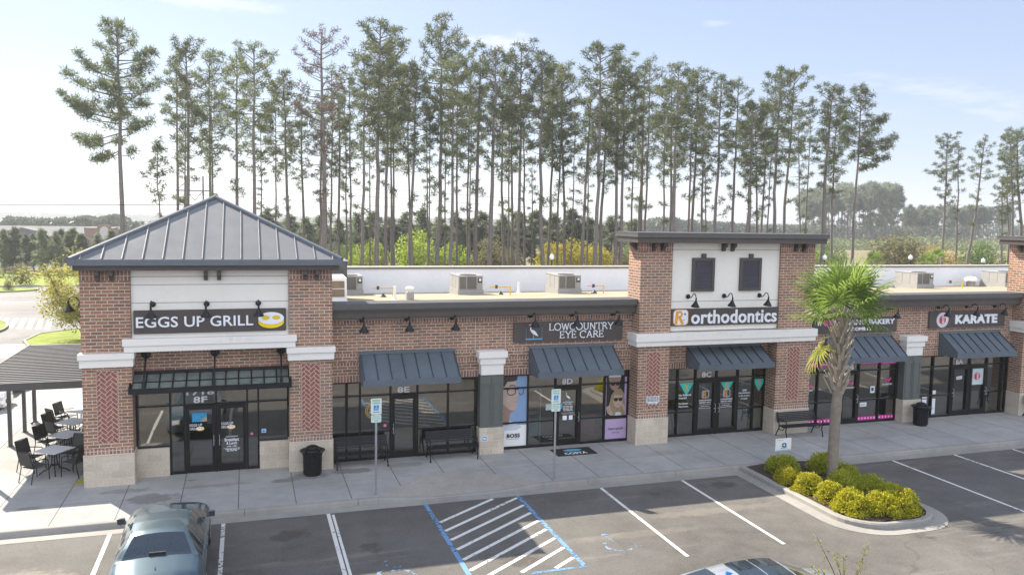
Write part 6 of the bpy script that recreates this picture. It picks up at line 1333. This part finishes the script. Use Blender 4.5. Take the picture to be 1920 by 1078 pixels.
def bush(seed, name, cat, rx, ry, rz_, n, leaf, m, clumps=26, stem=True, base=.15, hollow=.55):
    rng = np.random.default_rng(seed); t = empty(name, 'x', cat)
    d = unit(rng.normal(size=(clumps,3))); d[:,2] = np.abs(d[:,2])*.95-.12; f = rng.uniform(hollow, .92, clumps)
    cc = d*f[:,None]*np.array([rx,ry,rz_*.95])+np.array([0,0,rz_*.12+base]); cr = rng.uniform(.28,.46,clumps)*(rx+ry+rz_)/3*(1 if clumps < 60 else .7)
    idx = rng.integers(0, clumps, n); q = unit(rng.normal(size=(n,3)))*(rng.uniform(.35,1,n)**.5)[:,None]
    c = cc[idx]+q*cr[idx][:,None]; c[:,2] = np.maximum(c[:,2], .02+rng.uniform(0,.06,n))
    nmesh('foliage', leaves(rng, c, leaf*rng.uniform(.7,1.3,n), leaf*.55*rng.uniform(.7,1.3,n)), None, m, t, k=4)
    if stem:
        mb = MB()
        for k in range(min(clumps, 12)): mb.tube([(0,0,0), tuple(cc[k]*.45+np.array([0,0,.1])), tuple(cc[k])], [.05*rx*.6,.03*rx*.6,.01], 5, cap=False)
        mb.build('stem', m_twig, t)
    return t
BY = bush(71, 'spring_tree', 'tree', 3.2,3.0,5.4, 5200, .30, m_yg, 40); 
for i, (x, h, w) in enumerate(((15.0,5.0,'left one'),(21.0,6.3,'tallest one'),(25.2,4.6,'right one'))):
    put(BY, USED, (x,102,0), i*1.3, (h/5.4,)*3, 'bright lime green leafy tree behind the parapet, %s of three' % w, 'lime green trees behind the parapet')
BYe = bush(72, 'spring_tree', 'tree', 3.4,3.0,5.2, 5200, .28, m_ye, 40)
for i, (x, h, w) in enumerate(((39.2,5.9,'left half of the pair by the lamp post'),(44.2,5.5,'right half of the pair'))):
    put(BYe, USED, (x,100,0), i*2.1, (h/5.4,)*3, 'bright yellow spring tree behind the parapet, '+w, 'yellow trees behind the parapet')
BO = bush(73, 'round_tree', 'tree', 2.6,2.4,5.0, 4200, .28, m_ol, 34)
for i, (x, y, h, w) in enumerate(((29.6,100,6.3,'left of the lamp post'),(9.8,104,4.8,'just right of the pyramid roof'),(33.5,104,4.6,'between the olive and yellow trees'),(48.6,102,5.0,'left of the orthodontist tower'),(94.2,100,7.6,'large one right of the sky gap'))):
    k = h/5.7; put(BO, USED, (x,y,0), i*1.1, (k*(1.35 if x > 90 else 1),k*(1.35 if x > 90 else 1),k), 'olive brown rounded tree behind the parapet, '+w, 'olive trees behind the parapet')
BA = bush(74, 'round_tree', 'tree', 4.0,3.0,3.9, 3600, .28, m_au, 34); put(BA, USED, (101.7,101,0), 0, 1.3, 'ochre yellow low tree behind the palm lined lot at the right', 'ochre tree')
BG = bush(75, 'round_tree', 'tree', 3.6,3.0,4.6, 4600, .28, m_gr, 34)
for i, (x, y, h, w) in enumerate(((110.8,100,6.1,'near the right edge of the photo'),(84.5,104,5.6,'behind the palm crown'),(13,108,5.0,'behind the lime green trees'),(54,106,5.4,'left of the orthodontist tower'))):
    k = h/5.2; put(BG, USED, (x,y,0), i*1.7, k, 'mid green leafy tree behind the parapet, '+w, 'green trees behind the parapet')
BS = bush(76, 'shrub', 'shrub', 1.3,1.2,2.0, 1500, .16, m_ol, 20)
for i, (x, y, h, w) in enumerate(((-22.8,98.6,2.5,'tallest one at the lawn edge'),(-25.6,98.2,1.5,'left one at the lawn edge'),(-24.2,92.6,1.2,'on the kerbed bed left of the lawn'),(-22.4,92.2,1.0,'right end of the kerbed bed'),(-28.2,92.4,1.1,'left end of the kerbed bed'),(-17.2,60.5,1.1,'on the verge by the crosswalk'),(-18.2,63.4,1.0,'behind the verge shrub'),(-16.4,57.6,.8,'low one on the verge'))):
    k = h/2.2; put(BS, USED, (x,y,.1), i*1.2, k, 'olive green shrub beside the side drive, '+w, 'shrubs by the side drive')
# crape tree on the island left of the corner tower
def crape():
    rng = np.random.default_rng(81); rnd = random.Random(81); t = empty('spring_tree', 'yellow green airy tree on the kerbed island left of the corner tower', 'tree', (-9.2,56.6,.1)); mb = MB(); C0 = []
    for k in range(9):
        a = k*2.4; p = np.array([.08*math.cos(a),.08*math.sin(a),0.]); d = np.array([math.cos(a)*.38,math.sin(a)*.38,1.]); pts = [p]; Lb = rnd.uniform(3.2,5.0)
        for j in range(6):
            d = unit(d+rng.normal(size=3)*.16); p = p+d*Lb/6; pts.append(p)
            if j > 0:
                for _ in range(4):
                    e = unit(d+rng.normal(size=3)*.9); q = p+e*rnd.uniform(.4,1.15); mb.tube([p,(p+q)/2+np.array([0,0,.05]),q], [.015,.01,.005], 3, cap=False)
                    for s in (.4,.6,.8,1.0): C0.append(p+(q-p)*s)
        mb.tube(pts, list(np.linspace(.055,.014,7)), 6, cap=False)
    for _ in range(150):
        a, z = rnd.uniform(2.2,4.6), rnd.uniform(.5,2.4); r_ = rnd.uniform(.9,2.3); C0.append(np.array([r_*math.cos(a), r_*math.sin(a)*.8, z+.25*r_]))
    mb.build('trunk', m_twig, t); C0 = np.array(C0); n = 12000; c = C0[rng.integers(0,len(C0),n)]+rng.normal(size=(n,3))*.17
    t.scale = (1.25, 1.25, 1.12); nmesh('crown', leaves(rng, c, .13*rng.uniform(.7,1.4,n), .075*rng.uniform(.7,1.4,n)), None, m_tl, t, k=4); return t
crape()

# ------------------------------------------------------------------ golden hedge on the island
HG = [bush(91+i, 'hedge_shrub', 'shrub', .53,.52,.66, 6500, .058, m_gold, 80, stem=True, base=.0, hollow=.66) for i in range(2)]
HH = [bush(95+i, 'hedge_shrub', 'shrub', .53,.52,.66, 6500, .058, m_hedge, 80, stem=True, base=.0, hollow=.66) for i in range(2)]
GB = [(15.95,20.85,.84,0,'golden clipped shrub, first from the sidewalk along the island left edge'),(16.08,20.0,.95,0,'golden clipped shrub, second along the island left edge'),(16.15,19.1,.95,0,'golden clipped shrub, third along the island left edge'),(16.12,18.2,1.02,0,'golden clipped shrub at the near left corner of the island'),(16.82,17.85,1.05,0,'golden clipped shrub in the middle of the island rounded end'),(17.48,17.86,1.08,0,'biggest golden clipped shrub at the near right corner of the island'),
      (16.45,21.75,1.0,1,'green clipped shrub at the back left corner behind the golden ones'),(17.85,21.5,1.05,1,'green clipped shrub behind the palm trunk'),(17.15,19.75,1.0,1,'green clipped shrub right in front of the palm trunk'),(17.85,20.45,.9,1,'green clipped shrub right of the palm trunk'),(17.72,19.35,.95,1,'green clipped shrub in the middle of the right row'),(17.85,18.6,.9,1,'green clipped shrub behind the biggest golden one')]
for i, (x, y, k, g_, lab) in enumerate(GB): put((HH if g_ else HG)[i % 2], USED, (x, y, .11), i*1.9, (k*1.02,k*1.02,k), lab, 'clipped shrubs on the planted island')

# ------------------------------------------------------------------ palms
def frond_mesh(rng, nleaf=30, Rl=.95, dry=False):
    """fan leaf in its own frame: petiole along +X from the origin, blade beyond it"""
    V = []; F = []; M = []
    def quad(a, b, c, d): n = len(V); V.extend([a,b,c,d]); F.append((n,n+1,n+2,n+3))
    pl = .95
    for i in range(4):
        x0, x1 = pl*i/4, pl*(i+1)/4; z0, z1 = -.10*(x0/pl)**2, -.10*(x1/pl)**2
        quad((x0,-.018,z0),(x1,-.014,z1),(x1,.014,z1),(x0,.018,z0))
    hub = np.array([pl-.03,0,-.10])
    for k in range(nleaf):
        a = -2.25+4.5*k/(nleaf-1)+rng.normal()*.02; L = Rl*(1.0-.28*abs(a)/2.25)*rng.uniform(.9,1.1)
        d = np.array([math.cos(a), math.sin(a), 0]); s = np.array([-d[1], d[0], 0])
        fold = .05*(1 if k % 2 else -1)
        base = hub+np.array([.16*math.cos(a)*.6, 0, -.02])*(1 if abs(a) < 1.6 else .3)
        p = base; w0 = .008
        for j, (t, w, dz) in enumerate(((.35,.030,.03),(.65,.026,.0),(.85,.015,-.07),(1.0,.003,-.19))):
            q = base+d*L*t*(1 if j < 3 else .97)+np.array([0,0,dz*L+fold*.3-.10*abs(a)/2.25*t])
            quad(tuple(p-s*w0), tuple(q-s*w), tuple(q+s*w), tuple(p+s*w0)); p, w0 = q, w
    me = bpy.data.meshes.new('frond'); me.from_pydata([tuple(map(float, v)) for v in V], [], F); me.materials.append(m_palmdry if dry else m_palm); me.update(); return me
rngp = np.random.default_rng(3); FR = [frond_mesh(rngp) for _ in range(4)]; FD = frond_mesh(rngp, dry=True)
def frond(parent, me, p, az, el, sc=1.0, roll=0):
    o = link('frond', me, parent); o.location = p; o.rotation_mode = 'XYZ'
    o.matrix_basis = Matrix.Translation(p) @ Matrix.Rotation(az, 4, 'Z') @ Matrix.Rotation(-el, 4, 'Y') @ Matrix.Rotation(roll, 4, 'X') @ Matrix.Diagonal((sc, sc, sc, 1)); return o
def cabbage_palm(H, loc, label, nf=34, boots=True, seed=1, group=None, r0=.165, sc=1.0, nfall=104):
    rnd = random.Random(seed); t = empty('palm_tree', label, 'palm tree', loc, group=group); mb = MB(); n = 20
    pts = [(.10*(z/H)-.12*math.sin(z/H*3.1)*.3, .02*math.sin(z*1.3), z) for z in [H*i/n for i in range(n+1)]]
    mb.tube(pts, [r0*(1.12 if i == 0 else 1.0)*(1-.10*i/n)*(1+.035*math.sin(i*2.3)) for i in range(n+1)], 14); tr = mb.build('trunk', m_palmbark, t, smooth=True)
    if boots:
        mb = MB(); kz = 0
        zlo, zhi = H*.52, H+.02; K = 66
        for k in range(K):
            f = k/K; z = zlo+(zhi-zlo)*f; a = k*2.399; r_ = r0*.88; Lb = .34+.2*rnd.random(); c, s = math.cos(a), math.sin(a); fx = np.interp(z, [p[2] for p in pts], [p[0] for p in pts])
            w = .062; out = .17+.11*rnd.random()
            ctr = lambda rr, zz_, ww, th: [(fx+c*rr-s*q, s*rr+c*q, zz_+e) for q, e in ((-ww,0),(ww,0),(ww*.7,th),(-ww*.7,th))]
            P0 = [(fx+c*r_*.9-s*q, s*r_*.9+c*q, z) for q in (-w,w)]+[(fx+c*(r_+.03)-s*q, s*(r_+.03)+c*q, z) for q in (w*.9,-w*.9)]
            P1 = [(fx+c*(r_+out)-s*q, s*(r_+out)+c*q, z+Lb) for q in (-w*.42,w*.42)]+[(fx+c*(r_+out+.02)-s*q, s*(r_+out+.02)+c*q, z+Lb-.012) for q in (w*.4,-w*.4)]
            mb.hexa(P0, P1)
        mb.build('leaf_boots', m_boot, tr)
    tip = Vector((pts[-1][0], pts[-1][1], H))
    for k in range(nf):
        f = (k+.5)/nf; el = R(86-(nfall)*f**1.0+rnd.uniform(-6,6)); az = k*2.399+rnd.uniform(-.2,.2)
        frond(t, FR[k % 4], tip+Vector((.05*math.cos(az),.05*math.sin(az),-.22*f)), az, el, sc*rnd.uniform(.86,1.06), rnd.uniform(-.35,.35))
    return t, tip
PT, tip = cabbage_palm(5.35, (17.30,20.45,.12), 'cabbage palm with a shaggy upper trunk on the planted island', nf=24, seed=5, nfall=82)
frond(PT, FD, Vector((-.15,.03,5.0)), R(166), R(-54), .95, .8)
for i, (x, y, h, w) in enumerate(((66.5,85,4.2,'first of two behind the palm on the island'),(70.5,88,4.4,'second of two behind the palm on the island'),(76.6,85,4.2,'right of the island palm crown'),(86.1,86,4.1,'below the ochre tree'),(89.9,88,4.5,'in front of the green tree at the right'))):
    pr_, _ = cabbage_palm(h-.9, (x,y,0), 'small distant cabbage palm beyond the parapet, '+w, nf=18, boots=False, seed=20+i, group='distant cabbage palms', r0=.14, sc=.8)
# twiggy young tree whose top shows at the lower edge
def sprig():
    rng = np.random.default_rng(6); rnd = random.Random(6); t = empty('young_tree', 'thin twiggy young tree top with pale new leaves at the lower edge', 'tree', (10.35,11.7,0)); mb = MB(); C0 = []
    mb.tube([(0,0,0),(.04,.02,.8),(.02,0,1.25)], [.035,.028,.02], 6, cap=False)
    for tx, ty, tz in ((-.52,.25,2.50),(-.15,.2,2.15),(.10,.25,2.02),(.62,.25,2.18),(.42,.1,1.95),(-.72,.1,2.02),(-.35,.3,1.85),(.15,-.3,1.7),(.3,-.2,1.75)):
        a = np.array([.02,0,1.2]); b = np.array([tx,ty,tz]); mid = (a+b)/2+np.array([rnd.uniform(-.06,.06),0,.02]); mb.tube([a,mid,b], [.014,.009,.003], 5, cap=False)
        for s in np.linspace(.45,1.0,9): C0.append(mid+(b-mid)*(s-.5)/.5 if s > .5 else a+(mid-a)*s/.5)
    mb.build('trunk', m_twig, t); C0 = np.array(C0); n = 420; c = C0[rng.integers(0,len(C0),n)]+rng.normal(size=(n,3))*.035
    nmesh('crown', leaves(rng, c, .07*rng.uniform(.6,1.4,n), .022*rng.uniform(.7,1.4,n), .6), None, leaf_mat('sprig_leaves', (.22,.24,.05), (.42,.40,.12), .45), t, k=4)
sprig()

# ------------------------------------------------------------------ far things
for i, (x, y, w) in enumerate(((22.9,60,'in front of the yellow spring trees'),(48.7,60,'right of the orthodontist tower'),(58.2,60,'behind the parapet against the large olive tree'),(66.9,60,'near the right edge of the photo'))):
    l_ = empty('lamp_post', 'lamp post with a white acorn globe '+w, 'lamp post', (x,y,0), group='white globe lamp posts behind the shops'); z = 4.85 if i < 3 else 4.55
    mb = MB(); mb.tube([(0,0,0),(0,0,z-.05)], [.06,.045], 10); mb.lathe([(.16,0),(.14,.4),(.08,.55),(.06,.6)], n=12); mb.build('post', m_black, l_, smooth=40)
    mb = MB(); mb.lathe([(.07,z-.05),(.14,z),(.10,z+.02)], n=14); mb.build('lamp_collar', m_black, l_); mb = MB(); mb.lathe([(.10,z+.02),(.17,z+.12),(.19,z+.24),(.15,z+.36),(.08,z+.43),(.03,z+.47),(.02,z+.53),(0,z+.54)], n=18); mb.build('lamp_globe', mat('globe_white_%d' % i, (.82,.82,.80), .3), l_, smooth=40)
# long low building across the lake
fb = empty('far_building', 'long low building with a pale roof and a brick entrance far behind the lake', 'building', (-38,172,0), world=True)
mb = MB(); mb.box(-85,-24.2,172,196,0,2.9); mb.build('wall', mat('far_wall', (.42,.38,.34), .9), fb); mb = MB(); mb.hexa([(-86,171.2,2.95),(-24,171.2,2.95),(-24,184,4.55),(-86,184,4.55),(-86,197,2.95),(-24,197,2.95)][:4], [(-86,171.2,3.1),(-24,171.2,3.1),(-24,184,4.7),(-86,184,4.7)]); mb.build('roof', mat('far_roof', (.20,.198,.195), .95, var=.06, scale=.05, spec=.03), fb)
mb = MB(); mb.hexa([(-42.0,170.4,0),(-36.0,170.4,0),(-36.0,170.4,3.9),(-39,170.4,4.65),(-42.0,170.4,3.9)], [(-42.0,176,0),(-36.0,176,0),(-36.0,176,3.9),(-39,176,4.65),(-42.0,176,3.9)]); mb.build('gable', mat('far_gable', (.13,.12,.13), .7), fb)
mb = MB(); mb.box(-28.6,-23.6,169.8,176,0,4.75); mb.box(-26.4,-24.1,169.7,170.5,0,5.25); mb.build('entrance', mat('far_brick', (.26,.16,.13), .85), fb); mb = MB(); fl = Flat(mb, 169.68); fl.disc(-25.2,4.2,.75,.8); fl.rect(-25.95,-24.45,2.2,4.2); mb.build('arch', mat('far_arch', (.55,.50,.44), .8), fb)
# H-frame pole and wires
hp = empty('power_pole', 'twin legged power pole with a cross arm behind the pines left of the roof peak', 'power pole', (-8.2,150,0), world=True)
for x in (-9.5,-6.8): mb = MB(); mb.tube([(x,150,-.5),(x,150,14.1)], [.20,.13], 8); mb.build('pole', m_bark, hp)
mb = MB(); mb.tube([(-11.2,150,11.65),(-5.6,150,11.65)], .12, 6); mb.tube([(-9.5,150,11.65),(-8.15,150,10.0)], .06, 6); mb.tube([(-6.8,150,11.65),(-8.15,150,10.0)], .06, 6); mb.tube([(-11,150,11.65),(-9.5,150,13.2)], .06, 6); mb.build('cross_arm', m_bark, hp)
for i, (z0, z1, w) in enumerate(((16.5,14.1,'topmost'),(13.2,12.6,'second'),(10.7,11.0,'third'))):
    mb = MB(); mb.tube([(-60+ (x_:=0),150,z0+.6)]+[(-60+53*t/8,150,z0+.6+(z1-z0-.6)*t/8-1.2*math.sin(math.pi*t/8)*.5) for t in range(1,9)]+[(-7+60*t/8,150,z1-2.6*t/8) for t in range(1,9)], .028, 4, cap=False)
    tag(mb.build('power_line', m_black), 'thin %s power line crossing the sky left of the pines' % w, 'power line', 'power lines')
mb = MB(); mb.tube([(-40+38*t/10,66,8.05+.55*t/10+.12-.5*math.sin(math.pi*t/10)*.3) for t in range(11)], .022, 4, cap=False); tag(mb.build('power_line', m_black), 'thickest lowest power line, just above the far treetops at the left', 'power line', 'power lines')
# distant pine stands on the right: every tree a copy
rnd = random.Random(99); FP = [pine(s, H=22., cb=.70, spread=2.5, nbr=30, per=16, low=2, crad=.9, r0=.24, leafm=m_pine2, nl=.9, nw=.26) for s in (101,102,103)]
for o in FP:
    for ch in o.children:
        if ch.name.startswith('crown'): ch.scale = (1,1,1)
for i in range(46):
    x = rnd.uniform(240,296); y = 315+rnd.uniform(-14,20); top = float(np.interp(x, [240,249,262,270,296], [16,20,23,25,24.3]))+rnd.uniform(-1.5,.6); z = zg(y); k = (top-z)/22
    put(FP[i % 3], USED, (x,y,z), rnd.uniform(0,6.28), (k*.85,k*.85,k), 'slender pine in the hazy stand far behind the pine swept to the right', 'distant pine stand in the sky gap', cat='pine tree')
for i in range(44):
    x = rnd.uniform(300,385); y = 315+rnd.uniform(-10,30); top = float(np.interp(x, [300,312,334,385], [12.5,16,15.7,17.2]))+rnd.uniform(-2.2,.6); z = zg(y); k = (top-z)/22
    put(FP[i % 3], USED, (x,y,z), rnd.uniform(0,6.28), (k*.95,k*.95,k), 'pine in the hazy stand far behind the three pines standing apart', 'distant pine stand at the right', cat='pine tree')
m_farwood = leaf_mat('far_wood_leaves', (.07,.10,.07), (.10,.125,.075), .2)
# woods that read as one mass
def woods(name, pts, n, seed, m, leaf=1.5):
    rng = np.random.default_rng(seed); P_ = np.array(pts, float); seg = rng.integers(0, len(P_)-1, n); u = rng.random(n)
    a, b = P_[seg], P_[seg+1]; q = a+(b-a)*u[:,None]; x, y, ztop = q[:,0], q[:,1]+rng.uniform(0,18,n), q[:,2]
    treeid = np.floor(x/5.5+seg*7); hsh = np.mod(np.sin(treeid*12.9898)*43758.5453, 1); zt_ = ztop-4.5*(1-hsh)*np.clip(np.abs(np.mod(x/5.5,1)-.5)*2, .35, 1)*1.3
    zb_ = np.array([zg(v) for v in y]); z = zb_+(zt_-zb_)*np.sqrt(rng.random(n)); c = np.stack([x,y,z],1)
    tag(nmesh(name, leaves(rng, c, leaf*rng.uniform(.6,1.3,n), leaf*.7*rng.uniform(.6,1.3,n)), None, m, k=4), kind='stuff')
woods('far_woods', [(-140,300,4.5),(-74,300,5.0),(-65,300,6.2),(-54,300,5.2),(-45,300,7.2),(-38,300,5.6),(-20,310,4.5),(40,330,4.5),(110,350,4.5),(170,370,5.5),(215,385,9.5),(235,385,8),(260,385,6.5),(320,385,6.5),(420,380,9),(620,380,12)], 60000, 5, m_farwood, 2.3)
woods('horizon_woods', [(-1600,1500,-3),(-900,1500,0),(-300,1500,-1),(300,1500,1),(900,1500,0),(1700,1500,4),(3200,1500,6)], 30000, 6, m_farwood, 11)
woods('far_undergrowth', [(150,250,1.5),(200,250,2.5),(260,255,4.0),(330,255,3.0),(420,255,4.0)], 7000, 9, leaf_mat('far_undergrowth_leaves', (.13,.17,.06), (.20,.22,.09), .35), 1.2)
woods('lakeside_scrub', [(-60,112,.9),(-30,111,1.1),(-18,111.5,1.0),(0,113,1.2)], 5000, 10, leaf_mat('scrub_leaves', (.20,.18,.08), (.28,.24,.12), .3), .35)
# air
HAZE = 0.00045
if HAZE:
    mb = MB(); mb.box(-1700,3300,-80,1600,-20,60); hz = mb.build('haze', None) if False else None
    me = bpy.data.meshes.new('haze'); me.from_pydata(mb.v, [], mb.f); g = G('haze_air'); pv = g.n('ShaderNodeVolumePrincipled', {'Color': (.90,.94,1.0,1), 'Density': HAZE, 'Anisotropy': .35}); g.t.links.new(pv.outputs[0], g.out.inputs['Volume']); me.materials.append(g.m); tag(link('haze', me), kind='stuff')
    SC.cycles.volume_bounces = 0; SC.cycles.volume_step_rate = 4; SC.cycles.volume_max_steps = 64
